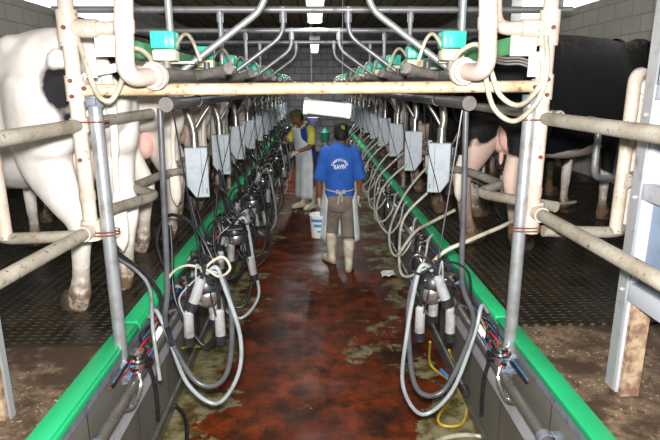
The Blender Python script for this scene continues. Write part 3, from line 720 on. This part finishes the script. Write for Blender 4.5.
for s in (-1, 1):      # clear hose loops under the green channel ends
    if s > 0: L = [[PD(546, 35, 2.25), PD(547, 70, 2.24), PD(538, 100, 2.24), PD(515, 121, 2.24), PD(494, 108, 2.22), PD(486, 75, 2.2), PD(492, 62, 2.3)], [PD(543, 60, 2.25), PD(540, 85, 2.24), PD(520, 105, 2.22), PD(500, 95, 2.2), PD(490, 68, 2.2), PD(478, 45, 2.28), PD(460, 52, 2.35), PD(452, 68, 2.4)]]
    else: L = [[PD(80, 44, 2.29), PD(88, 70, 2.24), PD(98, 95, 2.2), PD(110, 101, 2.2), PD(119, 88, 2.19), PD(126, 68, 2.14)], [PD(118, 60, 2.3), PD(135, 48, 2.35), PD(150, 58, 2.42), PD(150, 72, 2.45)]]
    for k, p in enumerate(L):
        hose(p, .0105, 'hose_clear', 'air_hose', [['curling clear hose behind the left white down pipe elbow', 'clear hose looping below the beam in front of the left cream post'][1 - k] if s < 0 else ['large clear hose loop hanging in front of the right cream post', 'inner clear hose loop crossing the right white elbow'][k]][0])
hose([PD(84, 78, 2.5), PD(95, 72, 2.5), PD(110, 69, 2.5), PD(122, 66, 2.5)], .02, 'white_plastic', 'ribbed_conduit', 'short white ribbed conduit beside the left cream post')
for k, dy in enumerate((0, 3, 6)):
    hose([PD(492, 55 + dy, 2.42), PD(505, 58 + dy, 2.42), PD(520, 58 + dy, 2.4), PD(532, 63 + dy, 2.38), PD(537, 72 + dy, 2.36)], .006, 'dark_pvc', 'cable', ['grey cable topmost of three behind the right white elbow', 'grey cable middle of three behind the right white elbow', 'grey cable lowest of three behind the right white elbow'][k], 'cable')

# white plastic cylinder hanging across the pit
c = empty('hanging_canister', (0, 3.05, 1.92)); tag(c, 'white plastic cylinder hanging crosswise over the pit above the man', 'canister')
A = PD(305, 106, 3.05) - V((0, 3.05, 1.92)); B = PD(349, 111, 3.05) - V((0, 3.05, 1.92)); d = (B - A)
MB().cyl(A, B, .041, seg=20).build('body', 'white_plastic', c)
MB().cyl(A - d * .03, A + d * .07, .047, seg=20).build('end_cap', 'white_plastic', c)
MB().cyl(B - d * .06, B + d * .03, .044, seg=20).build('end_cap', 'white_plastic', c)
for q in (.15, .85):
    p = A.lerp(B, q); MB().cyl(p + V((0, 0, .03)), V((p.x, 0, 2.6 - 1.92)), .001, seg=5).build('wire', 'galvanised', c)

# scrap of paper
q = P(388, 275, .008); m = MB(); R = random.Random(3); g = 6
vs = [(q.x + (i / g - .5) * .15, q.y + (j / g - .5) * .17 + i * .004, .012 + R.uniform(0, .025)) for i in range(g + 1) for j in range(g + 1)]
fs = [(i * (g + 1) + j, i * (g + 1) + j + 1, (i + 1) * (g + 1) + j + 1, (i + 1) * (g + 1) + j) for i in range(g) for j in range(g)]
o = m.add(vs, fs).build('paper_scrap', 'paper'); md = o.modifiers.new('s', 'SOLIDIFY'); md.thickness = .002
tag(o, 'crumpled white paper scrap on the wet red floor', 'paper')
# far odds and ends
r = empty('hanging_jug', PD(325, 136, 12)); tag(r, 'teal plastic jug on a thin stand near the back wall', 'jug')
MB().lathe([(.08, 0), (.1, .02), (.1, .2), (.05, .26), (.03, .3)], (0, 0, -.12), seg=16).build('jug', 'teal_dark', r)
z = r.location.z; MB().cyl((0, 0, -.12), (0, 0, -z + .02), .02).cyl((0, 0, -z + .0), (0, 0, -z + .03), .14, seg=16).build('stand', 'white_plastic', r)
q = PD(313, 122, 12); r = empty('lilac_tub', q); MB().lathe([(.09, -.1), (.13, .02), (.135, .1), (.12, .1)], (0, 0, 0), seg=16).build('tub', 'lilac_plastic', r)
MB().cyl((0, 0, -.1), (0, 0, -q.z + .02), .02).cyl((0, 0, -q.z), (0, 0, -q.z + .03), .14, seg=16).build('stand', 'dark_metal', r); tag(r, 'lilac tub on a stand behind the man in yellow', 'tub')

# ------------------------------------------------------------------ cows
def make_cow():
    r = empty('cow')
    b = MB()
    sec = [(-.34, 1.22, .10, .10), (-.27, 1.17, .19, .22), (-.12, 1.14, .255, .29), (.05, 1.15, .275, .30), (.28, 1.08, .31, .37), (.6, 1.0, .37, .44), (.95, .99, .37, .45), (1.2, 1.02, .31, .43), (1.42, 1.06, .24, .39), (1.6, 1.11, .15, .27)]
    b.loft([(0, y, z) for y, z, a, c in sec], [(a, c) for y, z, a, c in sec], seg=28, power=2.5, smooth=3)
    b.loft([(0, 1.4, 1.18), (0, 1.7, 1.24), (0, 1.95, 1.3), (0, 2.05, 1.3)], [(.17, .28), (.13, .2), (.11, .16), (.1, .14)], seg=20, smooth=3)
    b.loft([(0, 1.95, 1.36), (0, 2.1, 1.34), (0, 2.25, 1.24), (0, 2.42, 1.1), (0, 2.47, 1.05)], [(.1, .12), (.125, .14), (.1, .11), (.08, .085), (.06, .06)], seg=18, smooth=3)
    for s in (-1, 1):
        b.ball((s * .2, .14, 1.34), (.06, .14, .07)); b.ball((s * .15, -.3, 1.27), (.06, .07, .06))
        k = .07 if s < 0 else 0; q = -.09 if s < 0 else .03        # one hind leg set a little back, as the cows stand
        b.loft([(s * .15, -.02, 1.18), (s * .17, -.02, .98), (s * (.19 - k * .5), .02, .8), (s * (.19 - k * .8), -.06 + q * .6, .62), (s * (.19 - k), -.15 + q, .5), (s * (.19 - k), -.12 + q, .36), (s * (.19 - k), -.08 + q, .2), (s * (.19 - k), -.05 + q, .11), (s * (.19 - k), -.01 + q, .05), (s * (.19 - k), .02 + q, 0)],
               [(.15, .27), (.14, .26), (.125, .19), (.085, .125), (.06, .088), (.048, .06), (.045, .052), (.058, .064), (.056, .07), (.06, .08)], seg=16, smooth=3)
        b.loft([(s * .15, 1.32, 1.15), (s * .17, 1.3, .88), (s * .175, 1.28, .7), (s * .17, 1.3, .45), (s * .165, 1.3, .35), (s * .165, 1.3, .16), (s * .165, 1.31, .1), (s * .165, 1.33, .05), (s * .165, 1.35, 0)],
               [(.11, .19), (.10, .15), (.07, .085), (.05, .055), (.044, .048), (.036, .038), (.046, .05), (.048, .06), (.052, .07)], seg=16, smooth=3)
    b.skin('body', 'hide_white_a', r, voxel=.021, it=7)
    for s in (-1, 1):
        for y, f in ((.025, 1.22), (1.355, 1.15)):
            X = s * ((.19 if s > 0 else .12) if y < 1 else .165); y += (-.09 if s < 0 else .03) if y < 1 else 0
            h = MB()
            for k in (-1, 1): h.loft([(X + k * .026, y - .01, .06), (X + k * .028, y + .005, .03), (X + k * .029, y + .02, -.0)], [(.024 * f, .055 * f), (.028 * f, .066 * f), (.03 * f, .074 * f)], seg=14)
            h.build('hoof', 'hoof', r)
        MB().loft([(s * .1, 2.02, 1.42), (s * .18, 2.0, 1.44), (s * .27, 1.99, 1.41), (s * .31, 1.99, 1.38)], [(.02, .03), (.015, .055), (.012, .045), (.004, .01)], ref=(0, 1, 0), seg=12, smooth=3).build('ear', 'hide_black_b', r)
        MB().ball((s * .108, 2.17, 1.33), .022).build('eye', 'black_eye', r)
    u = MB(); u.ball((-.065, .2, .74), (.1, .18, .14)); u.ball((.075, .2, .74), (.1, .18, .14)); u.ball((0, .24, .80), (.17, .24, .11)); u.ball((.06, .06, .76), (.09, .12, .13))
    ud = u.skin('udder', 'udder_pink', r, voxel=.018, it=6)
    for x in (-.06, .08):
        for y in (.12, .29): MB().tube([(x, y, .63), (x, y, .57), (x, y, .545)], [.017, .014, .009], seg=10, smooth=3).build('teat', 'udder_pink', ud)
    MB().tube([(0, -.36, 1.3), (0.0, -.43, 1.2), (.01, -.43, .95), (.0, -.42, .75), (0, -.42, .62)], [.035, .026, .018, .014, .012], seg=10, smooth=5).build('tail', 'hide_white_b', r)
    MB().loft([(0, -.42, .66), (0, -.42, .56), (0, -.42, .42), (0, -.42, .36)], [(.015, .015), (.04, .03), (.035, .03), (.004, .004)], seg=10, smooth=3).build('tail_switch', 'hide_black_b', r)
    return r
cow = make_cow()
specs = [(-1, 0, 'hide_white_a', 'udder_pale', 'large white cow at the front of the left row, black patch on its rump'),
         (-1, 1, 'hide_white_b', 'udder_pink', 'white cow with black patches, second in the left row'),
         (-1, 2, 'hide_white_c', 'udder_brown', 'off-white cow seen between the first left meter boxes, third in its row'),
         (-1, 3, 'hide_white_b', 'udder_brown', 'patched cow half hidden behind boxes, fourth in the left row'),
         (-1, 4, 'hide_black_b', 'udder_pink', 'dark cow mostly hidden behind hoses, fifth in the left row'),
         (-1, 5, 'hide_white_c', 'udder_pink', 'pale cow far down the left platform, sixth in its row'),
         (1, 0, 'hide_black_a', 'udder_pink', 'large black cow with dusty back and white belly at right'),
         (1, 1, 'hide_black_b', 'udder_pink', 'black cow standing just behind the largest black cow at right'),
         (1, 2, 'hide_black_a', 'udder_pink', 'black and white cow, third in the right row'),
         (1, 3, 'hide_white_b', 'udder_brown', 'patched cow with pinkish udder, fourth in the right row'),
         (1, 4, 'hide_black_b', 'udder_pink', 'dark cow far down the right platform, fifth in its row'),
         (1, 5, 'hide_white_c', 'udder_pink', 'pale cow far down the right platform, sixth in its row')]
for i, (s, k, hm, um, lb) in enumerate(specs):
    o = cow if i == 0 else copy_tree(cow)
    y = (2.95 if s < 0 else 3.95) + k * 1.06
    o.location = (s * (1.32 if s < 0 else 1.36), y, DECK + .014); o.rotation_euler = (0, 0, radians(46 if s < 0 else -52) + (rnd.uniform(-.05, .05) if k else 0))
    sc = 1.03 if s < 0 else 1.1; o.scale = (sc, sc, sc)
    tag(o, lb, 'cow', 'cows in the left row' if s < 0 else 'cows in the right row')
    if s > 0 and k < 4:
        q = (o.rotation_euler.to_matrix() @ V((.01, .2, 0))) * sc + o.location
        a = make_attached(k) if k == 0 else copy_tree(attached); attached = a if k == 0 else attached
        a.location = (q.x, q.y, DECK + .33); tag(a, f'milking cluster hanging from the udder of the {ORD[k]} right cow', 'milking cluster', 'clusters milking the right cows')
    for ch in [c for c in bpy.data.objects if c.parent == o]:
        if ch.name.startswith('body') or ch.name.startswith('tail') and ('switch' not in ch.name or 'white' in hm): recolour(ch, 'hide_white_c' if ch.name.startswith('tail') and 'white' in hm else hm)
        if ch.name.startswith('udder'): recolour(ch, um)

# ------------------------------------------------------------------ people
def hand(palm, wrist, thumb_side, curl=.6):
    """five fingered glove; palm: wrist -> knuckles direction end point"""
    w = V(wrist); p = V(palm); d = (p - w).normalized(); sd = V(thumb_side); sd = (sd - d * sd.dot(d)).normalized(); nrm = d.cross(sd)
    m = MB(); m.loft([w - d * .03, w, w.lerp(p, .5), p], [(.028, .024), (.029, .022), (.04, .018), (.042, .015)], ref=sd, seg=12, smooth=2)
    for k, L in enumerate((.068, .078, .072, .056)):
        b = p + sd * (.03 - .02 * k) - d * .008; a1 = curl * .6; a2 = curl * 1.3
        j1 = b + (d * cos(a1) + nrm * sin(a1)) * L * .5; j2 = j1 + (d * cos(a2) + nrm * sin(a2)) * L * .5
        m.tube([b, j1, j2], [.0095, .009, .0075], seg=8)
    b = w.lerp(p, .25) + sd * .028; j1 = b + (d * .6 + sd * .75).normalized() * .035; j2 = j1 + (d * .9 + sd * .25 + nrm * .3).normalized() * .03
    m.tube([b - sd * .01, j1, j2], [.0125, .011, .009], seg=8)
    return m
def head_mesh(m, hc, R):      # R: rotation of a head looking along +Y, hc: head centre
    h = MB()
    h.loft([(0, -.005, -.155), (0, -.0, -.10), (0, .015, -.06), (0, .01, -.02), (0, 0, .03), (0, -.005, .08), (0, -.008, .115)], [(.05, .052), (.052, .055), (.060, .078), (.072, .09), (.077, .098), (.066, .084), (.02, .03)], seg=20, smooth=3)
    h.ball((0, .062, -.088), (.03, .026, .022))
    h.loft([(0, .088, .012), (0, .104, -.012), (0, .112, -.03), (0, .095, -.04)], [(.008, .008), (.012, .012), (.018, .014), (.012, .008)], seg=10, smooth=2)
    h.ball((0, .082, .022), (.05, .014, .012))
    for s in (-1, 1):
        h.ball((s * .079, -.005, -.01), (.011, .022, .034)); h.ball((s * .04, .06, -.03), (.024, .03, .022))
    h.v = [R @ v + hc for v in h.v]; m.v, m.f = m.v + h.v, m.f + [tuple(i + len(m.v) for i in f) for f in h.f]
def rot(rz=0, rx=0, ry=0): return (Matrix.Rotation(rz, 3, 'Z') @ Matrix.Rotation(ry, 3, 'Y') @ Matrix.Rotation(rx, 3, 'X'))
def cap(r, hc, R, m1, m2=None, back_patch=True):
    c = MB(); vs = []
    c.loft([(0, 0, .02), (0, 0, .05), (0, -.003, .085), (0, -.005, .115), (0, -.005, .128)], [(.086, .108), (.086, .108), (.08, .098), (.055, .07), (.012, .015)], seg=22, smooth=3)
    cp = MB(); cp.add([R @ v + hc for v in c.v], c.f)
    o = cp.build('cap', m1, r)
    b = MB(); n = 12
    vs = []; fs = []
    for k in range(n + 1):
        a = pi * (k / n); 
        for q, (ra, rb) in enumerate(((.082, .1), (.085, .175))):
            vs.append(V((cos(a) * ra, sin(a) * rb, .03 - q * .012 - abs(cos(a)) * .012 * q)))
    m = len(vs); vs += [v + V((0, 0, -.005)) for v in vs]
    for k in range(n): a = 2 * k; fs += [(a, a + 1, a + 3, a + 2), (m + a, m + a + 2, m + a + 3, m + a + 1), (a + 1, m + a + 1, m + a + 3, a + 3)]
    b.add([R @ v + hc for v in vs], fs).build('visor', m1, o)
    if m2:
        q = MB().box((0.012, -.1, .062), (.045, .012, .045), bev=.005)
        MB().add([R @ v + hc for v in q.v], q.f).build('patch', m2, o)
def boot(r, ankle, yaw, h=.36):
    b = MB(); a = V(ankle); R = rot(yaw)
    b.loft([(0, -.01, h), (0, -.01, h * .7), (0, -.01, .16), (0, -.01, .09), (0, -.005, .03)], [(.068, .07), (.066, .068), (.052, .055), (.05, .058), (.046, .06)], seg=16, smooth=2)
    b.loft([(0, -.07, .045), (0, 0, .055), (0, .09, .045), (0, .16, .035), (0, .19, .03)], [(.038, .04), (.042, .055), (.048, .045), (.044, .035), (.02, .018)], seg=14, smooth=2)
    m = MB().add([R @ v + a for v in b.v], b.f); o = m.skin('boot', 'boot_white', r, voxel=.011, it=4)
    s = MB().loft([(0, -.078, .012), (0, -.03, .012), (0, .06, .012), (0, .15, .012), (0, .195, .013)], [(.03, .012), (.044, .012), (.05, .012), (.046, .012), (.015, .01)], seg=14, smooth=2)
    MB().add([R @ v + a for v in s.v], s.f).build('sole', 'boot_sole', o)

# --- man in blue, seen from behind, walking away with a bucket
q = V((.255, 5.83, 0)); r = empty('person', q); r.scale = (.94, .94, .98)
tag(r, 'person in blue T-shirt and khaki trousers walking away with a white bucket', 'person')
hc = V((.015, .03, 1.535)); RH = rot(radians(4), radians(-8))
b = MB(); head_mesh(b, hc, RH)
b.loft([(0, 0, 1.4), (.005, .01, 1.44), (.01, .02, 1.48)], [(.07, .07), (.056, .06), (.054, .058)], seg=16)
b.loft([(0, 0, .78), (0, 0, .95), (0, 0, 1.15), (0, 0, 1.32), (0, 0, 1.41)], [(.16, .11), (.145, .1), (.18, .11), (.185, .1), (.08, .07)], seg=20, smooth=3)
lk, la = V((-.085, .14, .45)), V((-.10, .16, .1)); rk, ra = V((.095, .02, .44)), V((.1, -.17, .1))
for hip, kn, an in ((V((-.085, 0, .82)), lk, la), (V((.085, 0, .82)), rk, ra)):
    b.loft([hip, hip.lerp(kn, .5), kn, kn.lerp(an, .4), an], [(.085, .09), (.075, .08), (.055, .06), (.052, .056), (.04, .045)], seg=14, smooth=2)
arms = [(V((-.172, 0, 1.34)), V((-.24, .0, 1.06)), V((-.245, .04, .80)), -1), (V((.172, 0, 1.34)), V((.238, -.01, 1.07)), V((.225, .05, .83)), 1)]
for sh, el, wr, s in arms:
    b.loft([sh, sh.lerp(el, .5), el, el.lerp(wr, .4), wr], [(.05, .052), (.045, .047), (.038, .04), (.036, .038), (.025, .028)], seg=14, smooth=2)
b.skin('body', 'skin', r, voxel=.0115, it=4)
for s in (-1, 1): e = RH @ V((s * .032, .088, .0)) + hc; MB().ball(e, (.013, .008, .008)).build('eye', 'black_eye', r)
h = MB().loft([(0, -.02, -.075), (0, -.022, -.04), (0, -.014, .0), (0, -.008, .05)], [(.05, .06), (.078, .078), (.084, .09), (.08, .1)], seg=18, smooth=3)
MB().add([RH @ v + hc for v in h.v], h.f).build('hair', 'hair', r)
cap(r, hc, RH, 'cap_black', 'cap_yellow')
sh_ = MB().loft([(0, 0, .80), (0, 0, .86), (0, 0, 1.0), (0, 0, 1.15), (0, 0, 1.28), (0, 0, 1.36), (0, .005, 1.41), (.005, .01, 1.43)], [(.178, .128), (.178, .13), (.172, .125), (.185, .13), (.195, .128), (.165, .11), (.09, .08), (.068, .07)], seg=26, power=2.2, smooth=3)
for sh, el, wr, s in arms:
    sh_.loft([sh + V((-s * .05, 0, .03)), sh + V((0, 0, .0)), sh.lerp(el, .5) + V((s * .008, 0, 0)), el + V((s * .012, 0, -.04))], [(.05, .06), (.06, .068), (.06, .066), (.072, .076)], seg=16, smooth=2)
shirt = sh_.skin('shirt', 'shirt_blue', r, voxel=.0125, it=5)
tr = MB().loft([(0, 0, .90), (0, -.005, .82), (0, -.01, .74), (0, 0, .68)], [(.165, .12), (.175, .13), (.172, .13), (.13, .1)], seg=22, power=2.3, smooth=2)
for hip, kn, an in ((V((-.09, 0, .8)), lk, la), (V((.09, 0, .8)), rk, ra)):
    tr.loft([hip, hip.lerp(kn, .5), kn, kn.lerp(an, .3)], [(.095, .115), (.092, .10), (.08, .085), (.078, .08)], seg=16, smooth=2)
tr.skin('trousers', 'trousers_khaki', r, voxel=.0125, it=5)
boot(r, (la.x, la.y - .02, 0), radians(28), .38); boot(r, (ra.x, ra.y, 0), radians(-6), .37)
for sh, el, wr, s in arms:
    hand(wr + V((0, .015, -.085)), wr, (0, 1, 0), 1.1 if s < 0 else .6).skin('glove', 'glove_latex', r, voxel=.006, it=2)
# apron: sheet wrapped round the front, its edges showing at the sides
def sheet(name, mtl, par, fn, nu, nv, th=.004):
    vs = [fn(i / nu, j / nv) for i in range(nu + 1) for j in range(nv + 1)]
    fs = [(i * (nv + 1) + j, i * (nv + 1) + j + 1, (i + 1) * (nv + 1) + j + 1, (i + 1) * (nv + 1) + j) for i in range(nu) for j in range(nv)]
    o = MB().add(vs, fs).build(name, mtl, par, angle=80); md = o.modifiers.new('s', 'SOLIDIFY'); md.thickness = th; md.offset = 0; return o
def ap1(u, v):
    z = 1.18 - v * .86; a = radians(-28 + 236 * u) if v > .25 else radians(0 + 180 * u)
    k = min(1, max(0, (v - .12) / .3)); a = radians((30 - 76 * k) + (120 + 152 * k) * u)
    fl = .185 + .085 * max(0, v - .15) + .012 * sin(u * 25) * v
    return V((cos(a) * fl, sin(a) * (fl * .78) + .02 + .02 * v, z + .02 * sin(u * 9) * v))
sheet('apron', 'apron_white', r, ap1, 40, 16)
k = MB().tube([(-.185, -.02, .93), (-.12, -.115, .92), (0, -.142, .905), (.12, -.115, .92), (.185, -.02, .93)], .007, seg=6, smooth=4)
k.tube([(0, -.142, .905), (-.035, -.155, .93), (-.05, -.155, .90), (0, -.15, .90), (.045, -.155, .93), (.05, -.155, .90), (0, -.148, .9)], .008, seg=6, smooth=4)
k.tube([(0, -.15, .9), (-.02, -.16, .84), (-.03, -.165, .77)], .008, seg=6, smooth=3).tube([(0, -.15, .9), (.02, -.165, .85), (.015, -.165, .80)], .008, seg=6, smooth=3); k.build('apron_string', 'glove_latex', r)
# lettering on the back of the shirt
def text_mesh(txt, size):
    cu = bpy.data.curves.new('t', 'FONT'); cu.body = txt; cu.size = size; cu.align_x = 'CENTER'; cu.offset = size * .035
    o = bpy.data.objects.new('t', cu); col.objects.link(o); dg = bpy.context.evaluated_depsgraph_get(); dg.update()
    me = bpy.data.meshes.new_from_object(o.evaluated_get(dg)); bpy.data.objects.remove(o)
    bm = bmesh.new(); bm.from_mesh(me); bmesh.ops.subdivide_edges(bm, edges=[e for e in bm.edges if e.calc_length() > .02], cuts=2); bmesh.ops.triangulate(bm, faces=bm.faces)
    bm.verts.index_update(); out = ([v.co.copy() for v in bm.verts], [[v.index for v in f.verts] for f in bm.faces]); bm.free(); bpy.data.meshes.remove(me); return out
def on_shirt(vs):
    res = []
    for v in vs:
        ok, co, no, ix = shirt.closest_point_on_mesh(V((v.x, -.4, v.z)))
        hit, co, no, ix = shirt.ray_cast(V((v.x, -.5, v.z)), V((0, 1, 0)))
        res.append((co if hit else V((v.x, -.14, v.z))) + V((0, -.003, 0)))
    return res
bpy.context.view_layer.update()
lt = MB(); vs, fs = text_mesh('RAVIN', .056); lt.add(on_shirt([V((v.x * .86 - .005, 0, v.y * 1.2 + 1.165 + v.x * .05)) for v in vs]), fs)
word = 'CAMPESINOS'
for i, ch in enumerate(word):
    vs, fs = text_mesh(ch, .038); a = radians(68 - 136 * i / (len(word) - 1)); Rr = .078
    pts = [V((-sin(a) * (Rr + v.y) + cos(a) * v.x - .005, 0, cos(a) * (Rr + v.y) + sin(a) * v.x + 1.175)) for v in vs]
    lt.add(on_shirt(pts), fs)
lt.build('lettering', 'lettering_white', shirt)
# bucket in his left hand
bq = q + V((-.232, .045, 0)); hz = .735
c = empty('bucket', (bq.x - .005, bq.y + .02, .335)); tag(c, 'white plastic bucket with blue label carried by the person in blue', 'bucket')
MB()._lathe([(.085, 0), (.105, .25), (.112, .25), (.112, .265), (.1, .265), (.08, .01)], V((0, 0, 0)), V((0, 0, 1)), 24).build('pail', 'white_plastic', c)
lb = MB()
for z0, z1, a0, a1 in ((.19, .225, -.95, .95), (.13, .165, -.6, .5), (.07, .09, -.2, .6)):
    n = 12; vs = []
    for k in range(n + 1):
        a = -pi / 2 + a0 + (a1 - a0) * k / n
        for z in (z0, z1): rr = .086 + .02 * z / .25 + .0015; vs.append((cos(a) * rr, sin(a) * rr, z))
    lb.add(vs, [(2 * k, 2 * k + 2, 2 * k + 3, 2 * k + 1) for k in range(n)])
lb.build('label', 'label_blue', c)
MB().tube([(-.11, 0, .255), (-.09, 0, .33), (.03, -.01, .375), (.1, 0, .33), (.11, 0, .255)], .003, seg=6, smooth=6).build('handle', 'galvanised', c)

# --- man in yellow and blue vest, leaning to the left row
q = V((-.17, 8.85, 0)); r = empty('person', q, radians(128))
tag(r, 'person in yellow shirt, blue vest and white apron working at the left row', 'person')
hc = V((.0, .16, 1.53)); RH = rot(radians(-12), radians(-24))
b = MB(); head_mesh(b, hc, RH)
b.loft([(0, .06, 1.36), (0, .09, 1.42), (0, .13, 1.47)], [(.07, .07), (.056, .06), (.054, .058)], seg=16)
b.loft([(0, -.03, .8), (0, -.02, .95), (0, .0, 1.15), (0, .04, 1.32), (0, .06, 1.40)], [(.16, .11), (.15, .1), (.175, .11), (.185, .1), (.08, .07)], seg=20, smooth=3)
lk, la = V((-.095, .0, .46)), V((-.10, -.04, .1)); rk, ra = V((.095, .05, .46)), V((.10, .02, .1))
for hip, kn, an in ((V((-.085, -.03, .84)), lk, la), (V((.085, -.03, .84)), rk, ra)):
    b.loft([hip, hip.lerp(kn, .5), kn, kn.lerp(an, .4), an], [(.085, .09), (.075, .08), (.055, .06), (.052, .056), (.04, .045)], seg=14, smooth=2)
arms = [(V((-.19, .03, 1.33)), V((-.26, .08, 1.08)), V((-.17, .30, .99)), -1), (V((.19, .03, 1.33)), V((.28, .15, 1.12)), V((.22, .38, 1.02)), 1)]
for sh, el, wr, s in arms:
    b.loft([sh, sh.lerp(el, .5), el, el.lerp(wr, .4), wr], [(.05, .052), (.045, .047), (.038, .04), (.036, .038), (.025, .028)], ref=(1, .2, 0), seg=14, smooth=2)
b.skin('body', 'skin', r, voxel=.0115, it=4)
for s in (-1, 1): e = RH @ V((s * .032, .088, .0)) + hc; MB().ball(e, (.013, .008, .008)).build('eye', 'black_eye', r)
e = RH @ V((0, .094, -.062)) + hc; MB().ball(e, (.024, .01, .006)).build('mouth', 'lip', r)
h = MB().loft([(0, -.02, -.075), (0, -.022, -.04), (0, -.016, .0), (0, -.008, .05)], [(.05, .06), (.078, .075), (.083, .086), (.08, .1)], seg=18, smooth=3)
MB().add([RH @ v + hc for v in h.v], h.f).build('hair', 'hair', r)
cap(r, hc, RH, 'cap_green')
y_ = MB()
for sh, el, wr, s in arms:
    y_.loft([sh + V((-s * .05, 0, .02)), sh, sh.lerp(el, .5) + V((s * .006, 0, 0)), sh.lerp(el, .95)], [(.062, .07), (.066, .072), (.066, .068), (.07, .072)], seg=16, smooth=2)
y_.loft([(0, .05, 1.34), (0, .065, 1.40), (0, .08, 1.425)], [(.14, .09), (.085, .075), (.068, .068)], seg=18)
y_.skin('shirt', 'shirt_yellow', r, voxel=.0125, it=4)
MB().loft([(0, -.03, .86), (0, -.02, 1.0), (0, .0, 1.15), (0, .03, 1.28), (0, .045, 1.37), (0, .06, 1.395)], [(.178, .13), (.17, .125), (.19, .13), (.2, .128), (.16, .105), (.1, .08)], seg=26, power=2.2, smooth=3).skin('vest', 'vest_blue', r, voxel=.0125, it=4)
tr = MB().loft([(0, -.03, .92), (0, -.03, .84), (0, -.03, .74), (0, -.02, .68)], [(.165, .12), (.175, .13), (.172, .13), (.13, .1)], seg=22, power=2.3, smooth=2)
for hip, kn, an in ((V((-.09, -.03, .8)), lk, la), (V((.09, -.03, .8)), rk, ra)):
    tr.loft([hip, hip.lerp(kn, .5), kn, kn.lerp(an, .3)], [(.095, .115), (.09, .10), (.078, .08), (.075, .078)], seg=16, smooth=2)
tr.skin('trousers', 'trousers_dark', r, voxel=.0125, it=4)
boot(r, (la.x, la.y, 0), radians(10)); boot(r, (ra.x, ra.y, 0), radians(-8))
for sh, el, wr, s in arms:
    hand(wr + (wr - el).normalized() * .085, wr, (-s, 0, .4), .9).skin('glove', 'glove_latex', r, voxel=.006, it=2)
def ap2(u, v):
    z = 1.36 - v * 1.16; k = min(1, max(0, (v - .14) / .12)); a = radians((62 - 52 * k) + (56 + 104 * k) * u)
    fl = .2 + .03 * max(0, v - .3) + .01 * sin(u * 22) * v; y = .045 - .07 * min(1, v * 2)
    return V((cos(a) * (fl + .015), sin(a) * (fl * .76) + y + .02 * v, z))
sheet('apron', 'apron_white', r, ap2, 36, 20)
MB().tube([(-.08, .15, 1.35), (-.085, .1, 1.41), (-.06, -.0, 1.44), (.06, 0, 1.44), (.085, .1, 1.41), (.08, .15, 1.35)], .009, seg=6, smooth=4).build('apron_string', 'apron_white', r)

# ------------------------------------------------------------------ light
w = bpy.data.worlds.new('sky'); bpy.context.scene.world = w; w.use_nodes = True
bg = w.node_tree.nodes['Background']; bg.inputs[0].default_value = (.93, .96, 1, 1); bg.inputs[1].default_value = 2.6
# the camera's own flash
ld = bpy.data.lights.new('camera_flash', 'AREA'); ld.shape = 'RECTANGLE'; ld.size = .12; ld.size_y = .08; ld.energy = 225; ld.color = (1, .985, .96)
lo = bpy.data.objects.new('camera_flash', ld); col.objects.link(lo)
lo.matrix_world = Matrix.Translation(CAM + RM @ V((.0, .12, .02))) @ RM.to_4x4()
for y in (6.3, 12.0):
    ld = bpy.data.lights.new('lamp_light', 'AREA'); ld.shape = 'RECTANGLE'; ld.size = .18; ld.size_y = 2.2; ld.energy = 70; ld.color = (.95, 1, .98)
    lo = bpy.data.objects.new('lamp_light', ld); col.objects.link(lo); lo.location = (0, y, 2.79); ld.energy = 24 if y < 10 else 110
sc = bpy.context.scene
sc.view_settings.view_transform = 'Standard'; sc.view_settings.look = 'None'; sc.view_settings.exposure = 0.0; sc.view_settings.gamma = 1.0
sc.view_settings.use_curve_mapping = False
